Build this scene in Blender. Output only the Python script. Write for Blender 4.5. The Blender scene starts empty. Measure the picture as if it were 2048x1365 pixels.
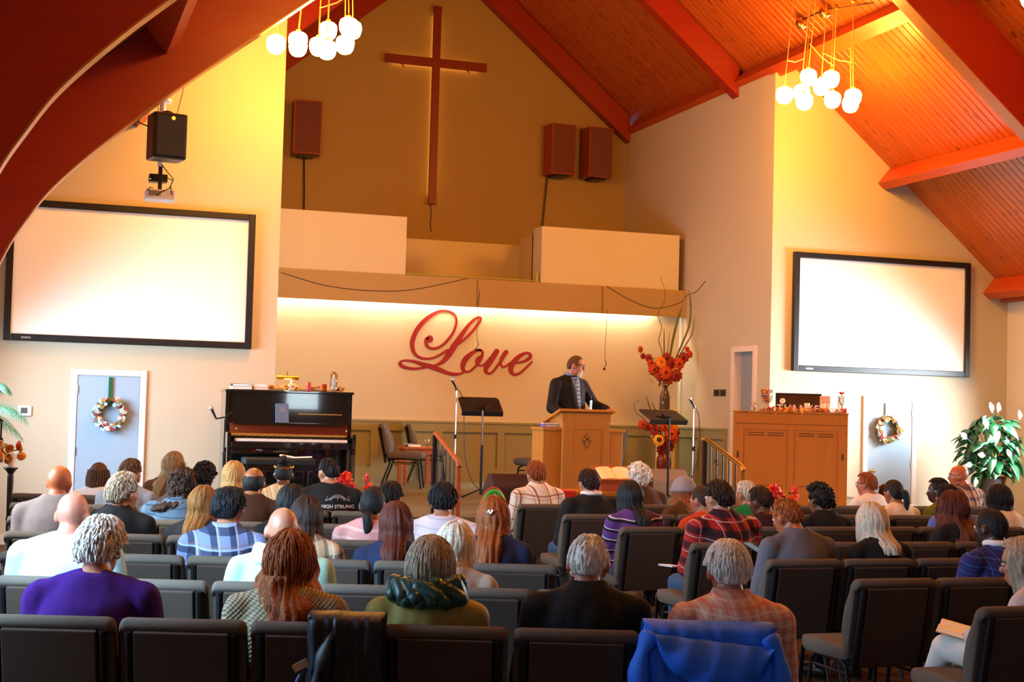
import bpy, bmesh, math, random
from mathutils import Vector, Matrix, Euler, noise
random.seed(7)
R=math.radians; PI=math.pi
S=bpy.context.scene
COL=S.collection
# ---------------------------------------------------------------- camera
YAW,PITCH,ROLL=R(18.3),R(2.65),R(1.55)
fw=Vector((math.sin(YAW)*math.cos(PITCH),math.cos(YAW)*math.cos(PITCH),math.sin(PITCH)))
rt0=Vector((math.cos(YAW),-math.sin(YAW),0)); up0=rt0.cross(fw)
rt=rt0*math.cos(ROLL)+up0*math.sin(ROLL); up=up0*math.cos(ROLL)-rt0*math.sin(ROLL)
cd=bpy.data.cameras.new('camera'); cam=bpy.data.objects.new('camera',cd); COL.objects.link(cam)
cm=Matrix((rt,up,-fw)).transposed().to_4x4(); cm.translation=(0,0,1.75); cam.matrix_world=cm
cd.sensor_width=36; cd.lens=2900/2048*36; cd.clip_end=200; cd.clip_start=.05
S.camera=cam
# ---------------------------------------------------------------- world, exposure
S.view_settings.view_transform='Standard'; S.view_settings.look='None'
S.view_settings.gamma=1; S.view_settings.use_curve_mapping=False
S.view_settings.exposure=0.22
W=bpy.data.worlds.new('world'); S.world=W; W.use_nodes=True
W.node_tree.nodes['Background'].inputs[0].default_value=(.55,.72,1,1)
W.node_tree.nodes['Background'].inputs[1].default_value=.6
# light strengths of the lamps and windows
PENDANT_W=140.0; PENDANT_C=(1.0,.425,.055); PENDANT_DIM=.45
WIN_C=(.42,.70,1.0); PANE=1.5
# windows: daylight falls in through each opening, slanting down from the sky
WL,WR,YB=-1.03,13.65,-5.0
WINL=[(-1.5,1.5,.9,2.6),(6.05,8.3,.9,2.6),(9.4,12.6,.9,2.6),(14.9,17.0,.9,2.6)]  # first left window is added, unseen, for faint blue fill on near backs
WINR=[(10.4,13.2,.9,2.7),(14.8,16.6,.9,2.8)]
RW=(6.5,7.5,1.5,2.6); RW2=(6.5,7.5,.2,.78)
def daylight(x,y,z,sx,sz,direction,watts,col,tilt,spread):
    l=bpy.data.lights.new('window daylight','AREA'); l.shape='RECTANGLE'; l.size=sx; l.size_y=sz; l.energy=watts; l.color=col; l.spread=R(spread)
    o=bpy.data.objects.new('window daylight',l); COL.objects.link(o); o.location=(x,y,z)
    d=Vector(direction); d=(d*math.cos(R(tilt))+Vector((0,0,-math.sin(R(tilt))))).normalized(); o.rotation_euler=d.to_track_quat('-Z','Y').to_euler()
for y0,y1,z0,z1 in WINL: daylight(WL+.05,(y0+y1)/2,(z0+z1)/2,y1-y0,z1-z0,(1,.35 if y0<9 else .15,0),(11 if y0<4 else 42 if y0<9 else (26 if y0<14 else 72))*(y1-y0)*(z1-z0),WIN_C if y0<9 else ((.70,.85,.92) if y0<14 else (.62,.80,1.0)),32 if y0<14 else 18,98 if y0<14 else 128)
for y0,y1,z0,z1 in WINR: daylight(WR-.05,(y0+y1)/2,(z0+z1)/2,y1-y0,z1-z0,(-1,.25,0),(165 if y0>14 else 26)*(y1-y0)*(z1-z0),(.84,.93,1),20,122)
COVE=105.0; CROSS_GLOW=5.0
# ---------------------------------------------------------------- helpers
def nbm(): return bmesh.new()
def box(bm,x0,x1,y0,y1,z0,z1,M=None,bev=0):
    vs=[Vector((x,y,z)) for x in (x0,x1) for y in (y0,y1) for z in (z0,z1)]
    if M is not None: vs=[M@v for v in vs]
    v=[bm.verts.new(p) for p in vs]
    fs=[bm.faces.new([v[i] for i in f]) for f in ((0,1,3,2),(4,6,7,5),(0,4,5,1),(2,3,7,6),(0,2,6,4),(1,5,7,3))]
    if bev:
        es=list({e for f in fs for e in f.edges})
        bmesh.ops.bevel(bm,geom=es,offset=bev,segments=2,profile=.6,affect='EDGES')
    return v
def frame_at(d):
    d=d.normalized(); a=Vector((0,0,1)) if abs(d.z)<.95 else Vector((1,0,0))
    s=d.cross(a).normalized(); return s, s.cross(d).normalized()*-1
def tube(bm,pts,r,seg=8,cap=True,closed=False,squash=1.0):
    pts=[Vector(p) for p in pts]; n=len(pts); rings=[]
    rr=r if isinstance(r,(list,tuple)) else [r]*n
    s=None
    for i,p in enumerate(pts):
        if closed: d=pts[(i+1)%n]-pts[i-1]
        else: d=(pts[min(i+1,n-1)]-pts[max(i-1,0)])
        if d.length<1e-9: d=Vector((0,0,1))
        d.normalize()
        if s is None: s,t=frame_at(d)
        else:
            s=(s-d*s.dot(d)); s=s.normalized() if s.length>1e-6 else frame_at(d)[0]
            t=d.cross(s)
        rings.append([bm.verts.new(p+(s*math.cos(2*PI*k/seg)+t*math.sin(2*PI*k/seg)*squash)*rr[i]) for k in range(seg)])
    m=n if closed else n-1
    for i in range(m):
        a,b=rings[i],rings[(i+1)%n]
        for k in range(seg): bm.faces.new((a[k],a[(k+1)%seg],b[(k+1)%seg],b[k]))
    if cap and not closed:
        bm.faces.new(rings[0][::-1]); bm.faces.new(rings[-1])
def lathe(bm,prof,seg=20,c=(0,0,0),M=None,cap=True):
    rings=[]
    for r,z in prof:
        ring=[]
        for k in range(seg):
            p=Vector((c[0]+r*math.cos(2*PI*k/seg),c[1]+r*math.sin(2*PI*k/seg),c[2]+z))
            if M is not None:p=M@p
            ring.append(bm.verts.new(p))
        rings.append(ring)
    for a,b in zip(rings,rings[1:]):
        for k in range(seg): bm.faces.new((a[k],a[(k+1)%seg],b[(k+1)%seg],b[k]))
    if cap: bm.faces.new(rings[0][::-1]); bm.faces.new(rings[-1])
def ell(bm,c,r,M=None,seg=12,rin=8):
    c=Vector(c); r=Vector(r) if not isinstance(r,(int,float)) else Vector((r,r,r))
    R_=[]; out=[]
    def mkv(x,y,z):
        p=Vector((x*r.x,y*r.y,z*r.z))
        if M is not None: p=M@p
        v=bm.verts.new(p+c); out.append(v); return v
    n=mkv(0,0,1); s_=mkv(0,0,-1)
    for j in range(1,rin):
        e=PI*j/rin; R_.append([mkv(math.sin(e)*math.cos(2*PI*k/seg),math.sin(e)*math.sin(2*PI*k/seg),math.cos(e)) for k in range(seg)])
    for k in range(seg):
        bm.faces.new((n,R_[0][k],R_[0][(k+1)%seg])); bm.faces.new((s_,R_[-1][(k+1)%seg],R_[-1][k]))
    for a,b in zip(R_,R_[1:]):
        for k in range(seg): bm.faces.new((a[k],b[k],b[(k+1)%seg],a[(k+1)%seg]))
    return out
def prism(bm,poly,h0,h1,M=None):
    """poly: list of (a,b) in the plane; extruded along the third axis, M maps (a,b,h)."""
    M=M or Matrix()
    lo=[bm.verts.new(M@Vector((a,b,h0))) for a,b in poly]; hi=[bm.verts.new(M@Vector((a,b,h1))) for a,b in poly]
    n=len(poly); bm.faces.new(lo[::-1]); bm.faces.new(hi)
    for i in range(n): bm.faces.new((lo[i],lo[(i+1)%n],hi[(i+1)%n],hi[i]))
XZ=Matrix(((1,0,0,0),(0,0,1,0),(0,1,0,0),(0,0,0,1)))   # (a,b,h)->(a,h,b)
YZ=Matrix(((0,0,1,0),(1,0,0,0),(0,1,0,0),(0,0,0,1)))   # (a,b,h)->(h,a,b)
def mesh(name,bm,mat,smooth=False):
    bmesh.ops.recalc_face_normals(bm,faces=bm.faces)
    me=bpy.data.meshes.new(name); bm.to_mesh(me); bm.free()
    if mat is not None: me.materials.append(mat)
    if smooth:
        for p in me.polygons: p.use_smooth=True
    return me
def obj(name,bm,mat,parent=None,loc=None,rot=None,smooth=False):
    me=bm if isinstance(bm,bpy.types.Mesh) else mesh(name,bm,mat,smooth)
    o=bpy.data.objects.new(name,me); COL.objects.link(o)
    if parent is not None: o.parent=parent
    if loc is not None: o.location=loc
    if rot is not None: o.rotation_euler=rot
    return o
def tag(o,label,cat,group=None):
    o['label']=label; o['category']=cat
    if group: o['group']=group
    return o
def thing(name,label,cat,loc=(0,0,0),rz=0,group=None):
    o=bpy.data.objects.new(name,None); COL.objects.link(o); o.empty_display_size=.1
    o.location=loc; o.rotation_euler=(0,0,rz)
    return tag(o,label,cat,group)
def struct(o): o['kind']='structure'; return o
def copy_tree(o,parent=None):
    c=o.copy(); COL.objects.link(c)
    if parent is not None: c.parent=parent
    for ch in o.children: copy_tree(ch,c)
    return c
# ---------------------------------------------------------------- materials
class NT:
    def __init__(s,name):
        s.m=bpy.data.materials.new(name); s.m.use_nodes=True; s.t=s.m.node_tree; s.n=s.t.nodes
        s.b=s.n['Principled BSDF']; s.o=s.n['Material Output']
    def node(s,ty,**k):
        n=s.n.new(ty)
        for a,b in k.items():
            if a.startswith('i_'): 
                key=a[2:]; n.inputs[int(key) if key.isdigit() else key.replace('_',' ')].default_value=b
            else: setattr(n,a,b)
        return n
    def l(s,a,b): s.t.links.new(a,b)
    def math(s,op,a,b=None,c=None):
        n=s.n.new('ShaderNodeMath'); n.operation=op
        for i,v in enumerate((a,b,c)):
            if v is None: continue
            if isinstance(v,(int,float)): n.inputs[i].default_value=v
            else: s.l(v,n.inputs[i])
        return n.outputs[0]
    def mix(s,f,a,b,blend='MIX'):
        n=s.n.new('ShaderNodeMix'); n.data_type='RGBA'; n.blend_type=blend
        for i,v in ((0,f),(6,a),(7,b)):
            if isinstance(v,(int,float)): n.inputs[i].default_value=v
            elif isinstance(v,(tuple,list)): n.inputs[i].default_value=(*v[:3],1)
            else: s.l(v,n.inputs[i])
        return n.outputs[2]
    def coord(s,kind='Object'):
        return s.n.new('ShaderNodeTexCoord').outputs[kind]
    def noise(s,scale,vec=None,detail=3,stretch=None):
        v=vec or s.coord()
        if stretch:
            mp=s.node('ShaderNodeMapping'); mp.inputs['Scale'].default_value=stretch; s.l(v,mp.inputs[0]); v=mp.outputs[0]
        n=s.node('ShaderNodeTexNoise'); n.inputs['Scale'].default_value=scale; n.inputs['Detail'].default_value=detail
        s.l(v,n.inputs['Vector']); return n.outputs['Fac']
    def bump(s,h,strength=.3,dist=.01):
        n=s.node('ShaderNodeBump'); n.inputs['Strength'].default_value=strength; n.inputs['Distance'].default_value=dist
        s.l(h,n.inputs['Height']); s.l(n.outputs[0],s.b.inputs['Normal'])
    def col(s,c):
        if isinstance(c,(tuple,list)): s.b.inputs['Base Color'].default_value=(*c[:3],1)
        else: s.l(c,s.b.inputs['Base Color'])
    def set(s,rough=.6,metal=0,spec=.4,**k):
        s.b.inputs['Roughness'].default_value=rough; s.b.inputs['Metallic'].default_value=metal
        s.b.inputs['Specular IOR Level'].default_value=spec
        for a,v in k.items(): s.b.inputs[a.replace('_',' ')].default_value=v
def sc(c,f): return tuple(min(1,x*f) for x in c)
_mc={}
def plain(name,c,rough=.6,metal=0,var=.12,scale=30,bump=0,spec=.4,bscale=None,**k):
    if name in _mc: return _mc[name]
    t=NT(name); n=t.noise(scale)
    t.col(t.mix(n,sc(c,1-var),sc(c,1+var))); t.set(rough,metal,spec,**k)
    if bump: t.bump(t.noise(bscale or scale*4),bump,.004)
    _mc[name]=t.m; return t.m
def emit(name,c,s):
    t=NT(name); e=t.node('ShaderNodeEmission'); e.inputs[0].default_value=(*c,1); e.inputs[1].default_value=s
    t.l(e.outputs[0],t.o.inputs[0]); return t.m
def wood(name,dark,light,rough=.35,axis=0,scale=1.0,knots=False,coat=0):
    """grain runs along axis (0 x,1 y,2 z) of the object's own space"""
    t=NT(name); st=[14*scale]*3; st[axis]=.7*scale
    n=t.noise(2.2,detail=6,stretch=tuple(st)); st2=[60*scale]*3; st2[axis]=1.2*scale
    f=t.noise(3,detail=2,stretch=tuple(st2))
    c=t.mix(n,dark,light); c=t.mix(t.math('MULTIPLY',f,.5),c,sc(dark,.8))
    if knots:
        st3=[9]*3; st3[axis]=2.6
        v=t.node('ShaderNodeTexVoronoi'); v.inputs['Scale'].default_value=1.0
        mp=t.node('ShaderNodeMapping'); mp.inputs['Scale'].default_value=tuple(st3)
        oi=t.node('ShaderNodeObjectInfo'); cmb=t.node('ShaderNodeCombineXYZ')
        t.l(t.math('MULTIPLY',oi.outputs['Random'],77.),cmb.inputs[0]); t.l(t.math('MULTIPLY',oi.outputs['Random'],31.),cmb.inputs[1]); t.l(t.math('MULTIPLY',oi.outputs['Random'],53.),cmb.inputs[2])
        va=t.node('ShaderNodeVectorMath'); va.operation='ADD'; t.l(t.coord(),va.inputs[0]); t.l(cmb.outputs[0],va.inputs[1])
        t.l(va.outputs[0],mp.inputs[0]); t.l(mp.outputs[0],v.inputs['Vector'])
        k=t.math('LESS_THAN',v.outputs['Distance'],.15)
        c=t.mix(t.math('MULTIPLY',k,.8),c,sc(dark,.25))
        # board-to-board tone
        tone=t.math('MULTIPLY_ADD',oi.outputs['Random'],.3,.0)
        c=t.mix(tone,c,sc(dark,.75))
    t.col(c); t.set(rough,0,.5,Coat_Weight=coat,Coat_Roughness=.15); t.m; _mc[name]=t.m
    return t.m
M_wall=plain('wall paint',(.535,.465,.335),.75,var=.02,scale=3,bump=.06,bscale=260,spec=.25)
M_tan=plain('tan beam and shaded wall paint',(.35,.235,.105),.75,var=.02,scale=3,bump=.06,bscale=260,spec=.25)  # recess back wall's falloff shade is put into this tan; beam is tan itself
M_green=plain('sage wainscot paint',(.27,.245,.13),.55,var=.03,scale=5,spec=.3)
M_roofwood=wood('stained ceiling boards',(.32,.036,.003),(.62,.155,.010),.33,axis=0,knots=True)
M_beamwood=wood('stained glulam',(.23,.008,.0015),(.36,.019,.0025),.4,axis=0,scale=.8)
M_beamwoodY=wood('stained purlin timber',(.36,.032,.004),(.52,.080,.007),.36,axis=1,scale=.8)
M_oak=wood('honey oak',(.42,.155,.018),(.56,.235,.035),.4,axis=2,scale=.9)
M_organwood=wood('orange birch veneer',(.40,.120,.006),(.49,.158,.010),.42,axis=2,scale=.6)
M_redwood=wood('red brown wood',(.30,.06,.015),(.42,.11,.03),.4,axis=2)
M_crosswood=wood('dark red cross wood',(.16,.004,.002),(.22,.007,.003),.45,axis=2)
M_black=plain('black satin',(.012,.012,.013),.4,var=.1)
M_blackmetal=plain('black metal',(.015,.015,.017),.35,metal=.4)
M_piano=plain('black piano lacquer',(.006,.006,.007),.05,var=.05,spec=.6,Coat_Weight=1.,Coat_Roughness=.02)
M_brass=plain('brass',(.75,.50,.14),.25,metal=1)
M_chrome=plain('chrome',(.8,.8,.8),.12,metal=1)
M_white=plain('white paint',(.8,.8,.8),.5,var=.03)
M_trim=plain('door trim paint',(.72,.64,.60),.5,var=.03)
M_door=plain('grey blue door paint',(.31,.42,.53),.5,var=.02,spec=.35)
t=NT('clear glass'); g1=t.node('ShaderNodeBsdfTransparent'); g1.inputs[0].default_value=(.93,.95,.95,1); g2=t.node('ShaderNodeBsdfGlossy'); g2.inputs['Roughness'].default_value=.05
fr=t.node('ShaderNodeLayerWeight'); fr.inputs[0].default_value=.35; mx=t.node('ShaderNodeMixShader'); t.l(t.math('MULTIPLY_ADD',fr.outputs['Facing'],.6,.06),mx.inputs[0]); t.l(g1.outputs[0],mx.inputs[1]); t.l(g2.outputs[0],mx.inputs[2]); t.l(mx.outputs[0],t.o.inputs[0]); M_glass=t.m
M_carpet=plain('brown carpet',(.10,.055,.030),.95,var=.35,scale=90,bump=.5,bscale=300,spec=.1)
M_stagecarpet=plain('grey green stage carpet',(.15,.14,.095),.95,var=.2,scale=120,bump=.5,bscale=300,spec=.1)
# ---------------------------------------------------------------- the room
RIDGE=6.31; YW=18.0; YU=23.4; YL=20.95; AL,AR=2.87,9.74; STZ=.63
def roofz(x): return 5.905-.83*(abs(x-RIDGE)-(10.945-RIDGE))
bm=nbm(); box(bm,WL-.2,WR+.2,YB-.2,YU+.2,-.2,0); struct(obj('floor',bm,M_carpet))
def slab(name,poly,h0,h1,M,mat): 
    bm=nbm(); prism(bm,poly,h0,h1,M); return struct(obj(name,bm,mat))
E0=roofz(WR)
# front walls left and right of the stage recess (their inner edge runs up to the roof)
slab('wall_front_left',[(WL,0),(AL,0),(AL,6.55),(AL-.22,roofz(AL-.22)+.03),(WL,E0+.05)],YW,YW+.2,XZ,M_wall)
slab('wall_front_right',[(AR,0),(WR,0),(WR,E0+.05),(AR+.22,roofz(AR+.22)+.03),(AR,6.55)],YW,YW+.2,XZ,M_wall)
slab('wall_recess_left',[(YW+.2,0),(YU+.15,0),(YU+.15,6.6),(YW+.2,6.6)],AL-.2,AL,YZ,M_wall)
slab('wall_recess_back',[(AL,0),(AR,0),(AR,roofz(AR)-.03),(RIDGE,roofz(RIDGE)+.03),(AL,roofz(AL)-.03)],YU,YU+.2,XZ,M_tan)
# right recess wall with its door opening
DZ=2.70; DY0,DY1=18.42,19.10
bm=nbm()
for a in ((YW+.2,DY0,0,6.7),(DY1,YU+.15,0,6.7),(DY0,DY1,DZ,6.7)): box(bm,AR,AR+.2,a[0],a[1],a[2],min(a[3],6.6))
struct(obj('wall_recess_right',bm,M_wall))
slab('wall_love',[(AL,STZ),(AR,STZ),(AR,3.6),(AL,3.6)],YL,YL+.15,XZ,M_wall)
# beam (soffit) and loft floor
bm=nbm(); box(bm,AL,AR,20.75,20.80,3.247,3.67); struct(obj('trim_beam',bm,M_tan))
bm=nbm(); box(bm,AL,AR,20.80,YU,3.58,3.66); struct(obj('loft_floor',bm,M_wall))
# left and right side walls, with window openings
def side_wall(name,x0,x1,wins):
    bm=nbm(); ys=[YB]+[v for w in wins for v in (w[0],w[1])]+[YW]
    for i in range(len(ys)-1):
        if i%2==0: box(bm,x0,x1,ys[i],ys[i+1],0,E0+.03)
        else:
            w=wins[i//2]; box(bm,x0,x1,ys[i],ys[i+1],0,w[2]); box(bm,x0,x1,ys[i],ys[i+1],w[3],E0+.03)
    return struct(obj(name,bm,M_wall))
side_wall('wall_left',WL-.2,WL,WINL); side_wall('wall_right',WR,WR+.2,WINR)
bm=nbm()
box(bm,WL,RW[0],YB-.2,YB,0,E0); box(bm,RW[1],WR,YB-.2,YB,0,E0); box(bm,RW[0],RW[1],YB-.2,YB,0,RW2[2]); box(bm,RW[0],RW[1],YB-.2,YB,RW2[3],RW[2]); box(bm,RW[0],RW[1],YB-.2,YB,RW[3],E0)
prism(bm,[(WL,E0),(WR,E0),(RIDGE,roofz(RIDGE))],YB-.2,YB,XZ); struct(obj('wall_back',bm,M_wall))
E_day={'l':emit('daylight pane left',WIN_C,PANE),'r':emit('daylight pane right',(.86,.93,1.0),PANE),'b':emit('daylight pane rear',(.75,.92,1),8.0)}
wn=[0]
def window(x0,x1,y0,y1,z0,z1,key):
    wn[0]+=1
    bm=nbm(); box(bm,x0,x1,y0,y1,z0,z1); w=struct(obj('window_%d'%wn[0],bm,E_day[key]))
    f=nbm(); 
    if x1-x0<y1-y0:
        s=.07; a,b=x0-.05,x1+.05
        for q in ((y0,y0+s,z0,z1),(y1-s,y1,z0,z1),((y0+y1)/2-s/2,(y0+y1)/2+s/2,z0,z1),(y0,y1,z0,z0+s),(y0,y1,z1-s,z1)): box(f,a,b,*q)
    else:
        s=.07; a,b=y0-.05,y1+.05
        for q in ((x0,x0+s,z0,z1),(x1-s,x1,z0,z1)): box(f,q[0],q[1],a,b,q[2],q[3])
        box(f,x0,x1,a,b,z0,z0+s); box(f,x0,x1,a,b,z1-s,z1)
    obj('window_frame',f,M_white,w)
for w in WINL: window(WL-.12,WL-.10,*w,'l')
for w in WINR: window(WR+.10,WR+.12,*w,'r')
window(RW[0],RW[1],YB-.12,YB-.10,RW[2],RW[3],'b'); window(RW2[0],RW2[1],YB-.12,YB-.10,RW2[2],RW2[3],'b')
# roof: deck behind, then single boards laid down the slope
bm=nbm()
for sgn in (-1,1):
    xe=RIDGE+sgn*(WR-RIDGE+.3)
    prism(bm,[(RIDGE,roofz(RIDGE)+.03),(xe,roofz(xe)+.03),(xe,roofz(xe)+.2),(RIDGE,roofz(RIDGE)+.2)],YB-.3,YU+.3,XZ)
ceil=struct(obj('ceiling',bm,M_roofwood))
L=(WR-RIDGE+.05)*math.hypot(1,.83); BW=.125; ang=math.atan(.83)
def board_mesh(name,n):
    bm=nbm()
    for i in range(n):
        y=i*BW; c=.009; t=.022
        pf=[(y+.001,t),(y+.001,c),(y+c,0),(y+BW-c,0),(y+BW-.001,c),(y+BW-.001,t)]
        prism(bm,pf,0,L,YZ)
    return mesh(name,bm,M_roofwood)
bmesh1=board_mesh('ceiling_board',1)
def lay(me,y,sgn,name):
    o=obj(name,me,None,ceil)
    o.location=(RIDGE,y,roofz(RIDGE)); o.rotation_euler=(0,ang,0) if sgn>0 else (0,PI-ang,0)
    if sgn<0: o.scale=(1,1,-1)
    return o
Y=YU-BW
nb=0
while Y>6.4:
    for sgn in (-1,1): lay(bmesh1,Y,sgn,'ceiling_board')
    Y-=BW; nb+=1
nrest=int((Y+BW-YB)/BW); mrest=board_mesh('ceiling_board_rest',nrest)
for sgn in (-1,1): lay(mrest,Y+BW-nrest*BW,sgn,'ceiling_boards')['kind']='stuff'
# glulam arches: straight rafter along the roof, curved haunch, leg down the wall
prof=[(5.9,8.55),(2.395,5.67),(1.23,4.73),(.735,4.30),(.40,3.99),(.09,3.66),(-.10,3.38),(-.25,3.12),(-.40,2.75),(-.52,2.3),(-.60,1.6),(-.62,0)]
def spline(pts,n=4):
    out=[]
    for i in range(len(pts)-1):
        p0=pts[max(i-1,0)];p1=pts[i];p2=pts[i+1];p3=pts[min(i+2,len(pts)-1)]
        for k in range(n):
            t=k/n
            out.append(tuple(.5*(2*p1[j]+(p2[j]-p0[j])*t+(2*p0[j]-5*p1[j]+4*p2[j]-p3[j])*t*t+(3*p1[j]-p0[j]-3*p2[j]+p3[j])*t**3) for j in range(len(p1))))
    return out+[tuple(pts[-1])]
inner=[prof[0]]+spline(prof[1:],5)
def arch(y,w=.19):
    bm=nbm()
    for sgn in (1,-1):
        ip=[(RIDGE,8.886)]+inner; poly=[]
        for x,z in ip: poly.append((x,z))
        poly+=[(WL+.01,0),(WL+.01,roofz(WL)-.01),(RIDGE,roofz(RIDGE)-.01)]
        if sgn<0: poly=[(2*RIDGE-x,z) for x,z in poly]
        prism(bm,poly,y-w/2,y+w/2,XZ)
        # underside sheen is painted: a paler slim proud strip along the curve
    return bm
M_edge=plain('arch underside sheen',(.36,.13,.03),.3,var=.1)  # paler colour holds the glossy light along the arch undersides
for i,y in enumerate((14.12,9.45,4.75,.1)):
    a=struct(obj('trim_arch_%d'%(i+1),arch(y),M_beamwood))
    e=nbm(); ip=[(RIDGE,8.886)]+inner
    for sgn in (1,-1):
        pts=[(RIDGE+(x-RIDGE)*sgn,z) for x,z in ip]
        vs=[]
        for k,(x,z) in enumerate(pts):
            d=Vector((pts[min(k+1,len(pts)-1)][0]-pts[max(k-1,0)][0],pts[min(k+1,len(pts)-1)][1]-pts[max(k-1,0)][1])).normalized()
            nn=Vector((d.y,-d.x))*sgn*-1
            q=Vector((x,z))+nn*.014
            vs.append([e.verts.new((x,y-.1,z)),e.verts.new((x,y+.1,z)),e.verts.new((q.x,y+.1,q.y)),e.verts.new((q.x,y-.1,q.y))])
        for p,q in zip(vs,vs[1:]):
            for k in range(4): e.faces.new((p[k],p[(k+1)%4],q[(k+1)%4],q[k]))
    obj('edge_sheen',e,M_edge,a)
# rafters of the stage recess
for i,y in enumerate((19.2,23.28)):
    bm=nbm()
    for sgn in (-1,1):
        x1=AR-.005; pts=[(RIDGE,roofz(RIDGE)-.02),(x1,roofz(x1)-.02),(x1,roofz(x1)-.48),(RIDGE,roofz(RIDGE)-.50)]
        pts=[(RIDGE+(x-RIDGE)*sgn,z) for x,z in pts]
        prism(bm,pts,y-.1,y+.1,XZ)
    struct(obj('trim_rafter_%d'%(i+1),bm,M_beamwood))
# purlins along the hall, perpendicular to the roof slope
def purlin(xc,y0,y1,k,depth=.46,w=.16):
    for sgn in (-1,1):
        bm=nbm(); M=Matrix.Translation((RIDGE+sgn*(xc-RIDGE),0,roofz(xc)-.01))@Matrix.Rotation(sgn*ang,4,'Y')
        box(bm,-w/2,w/2,y0,y1,-depth,0,M,.006); struct(obj('trim_purlin_%d'%k[0],bm,M_beamwoodY)); k[0]+=1
k=[1]
for y0,y1 in ((14.22,YW),(9.55,14.02),(4.85,9.35),(.2,4.65),(YB,0)):
    for x,dp,w in ((9.9,.25,.2),(11.66,.30,.14),(13.46,.30,.14)): purlin(x,y0,y1,k,dp,w)
for y0,y1 in ((YW,19.1),(19.3,23.18)): purlin(9.9,y0,y1,k,.25,.2)
bm=nbm(); box(bm,RIDGE-.12,RIDGE+.12,YB,YU,roofz(RIDGE)-.6,roofz(RIDGE)-.1); struct(obj('trim_ridge',bm,M_beamwoodY))
bm=nbm(); box(bm,WR-.12,WR,YB,YW,E0-.16,E0+.02); struct(obj('trim_eave_right',bm,M_beamwoodY))
bm=nbm(); box(bm,WL,WL+.12,YB,YW,E0-.16,E0+.02); struct(obj('trim_eave_left',bm,M_beamwoodY))
# stage platform
bm=nbm(); box(bm,1.75,11.0,14.2,YW,0,STZ,None,.01); box(bm,AL,AR,YW-.05,YL,0,STZ); struct(obj('stage_floor',bm,M_stagecarpet))
bm=nbm()
for xa in (4.08,7.18):
    for i in range(3): box(bm,xa,xa+1.0,14.2-.28*(i+1),14.2-.28*i,0,STZ*(3-i)/4)
struct(obj('stage_steps',bm,M_stagecarpet))
# loft parapets
bm=nbm(); box(bm,AL,5.19,20.80,20.92,3.66,4.537); struct(obj('trim_parapet_1',bm,M_wall))
bm=nbm(); box(bm,7.315,9.615,20.80,20.92,3.66,4.54); box(bm,7.315,7.40,20.92,21.2,3.66,4.54); struct(obj('trim_parapet_2',bm,M_wall))
bm=nbm(); box(bm,4.6,7.55,22.4,22.5,3.66,4.41); struct(obj('trim_parapet_3',bm,M_wall))
bm=nbm(); box(bm,7.50,7.58,21.7,22.4,3.66,4.52); box(bm,7.50,8.4,21.7,21.78,3.66,4.52); struct(obj('trim_parapet_4',bm,M_wall))
bm=nbm(); tube(bm,[(5.19,20.86,3.70),(7.26,20.86,3.70)],.012,8); tube(bm,[(7.27,20.86,3.66),(7.27,20.86,3.83)],.03,10)
struct(obj('trim_loft_rail',bm,plain('green rail paint',(.33,.33,.10),.5)))
# wainscot: sage boarding with stiles and rails
def wains(name,axis,a0,a1,c,sgn):
    """axis 'x': along x at y=c facing -y; 'y': along y at x=c facing -x"""
    w=nbm(); z0,z1=STZ,1.50
    def b(bm,p0,p1,d0,d1,za,zb):
        if axis=='x': box(bm,p0,p1,c-d1,c-d0,za,zb)
        else: box(bm,c-d1,c-d0,p0,p1,za,zb)
    b(w,a0,a1,0,.008,z0,z1); o=struct(obj(name,w,M_green))
    w=nbm(); b(w,a0,a1,.008,.045,z1-.13,z1); b(w,a0,a1,.0,.060,z1,z1+.03); obj('rail_top',w,M_green,o)
    w=nbm(); b(w,a0,a1,.008,.045,z0,z0+.20); obj('baseboard',w,M_green,o)
    n=max(2,round((a1-a0)/1.02))
    for i in range(n+1):
        p=a0+(a1-a0)*i/n; lo=max(a0,p-.055); hi=min(a1,p+.055)
        w=nbm(); b(w,lo,hi,.008,.045,z0+.2,z1-.13); obj('stile',w,M_green,o)
wains('trim_wainscot_1','x',AL,AR-.02,YL,1)
wains('trim_wainscot_2','y',19.26,YL,AR,1)
bm=nbm(); box(bm,AR-.03,AR-.002,YL-.10,YL-.002,1.53,3.247); struct(obj('trim_corner',bm,plain('pale sage trim',(.56,.60,.54),.5)))
# baseboards
bm=nbm(); box(bm,WL,1.7,YW-.02,YW,0,.11); struct(obj('baseboard_left',bm,M_trim))
bm=nbm(); box(bm,11.02,WR,YW-.02,YW,0,.11); struct(obj('baseboard_right',bm,M_trim))
# doors
def door(n,x0,x1,top,y,hinge,knob):
    f=nbm(); t=.075
    for a in ((x0,x0+t,0,top),(x1-t,x1,0,top),(x0+t,x1-t,top-t,top)): box(f,a[0],a[1],y-.035,y+.0,a[2],a[3],None,.006)
    d=struct(obj('door_%d'%n,f,M_trim))
    p=nbm(); box(p,x0+t+.004,x1-t-.004,y-.022,y,.01,top-t-.004); obj('door_leaf',p,M_door,d)
    for z in (.3,1.1,1.83):
        h=nbm(); xx=x0+t if hinge<0 else x1-t
        tube(h,[(xx,y-.032,z-.05),(xx,y-.032,z+.05)],.011,8); obj('hinge',h,M_chrome,d)
    k=nbm(); xx=x1-t-.07 if hinge<0 else x0+t+.07
    ell(k,(xx,y-.07,1.0),.03); tube(k,[(xx,y-.05,1.0),(xx,y,1.0)],.012); obj('knob',k,M_brass,d,smooth=True)
door(1,.452,1.325,2.08,YW,-1,1); door(2,11.225,12.10,2.06,YW,1,1)
f=nbm(); x=AR
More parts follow.
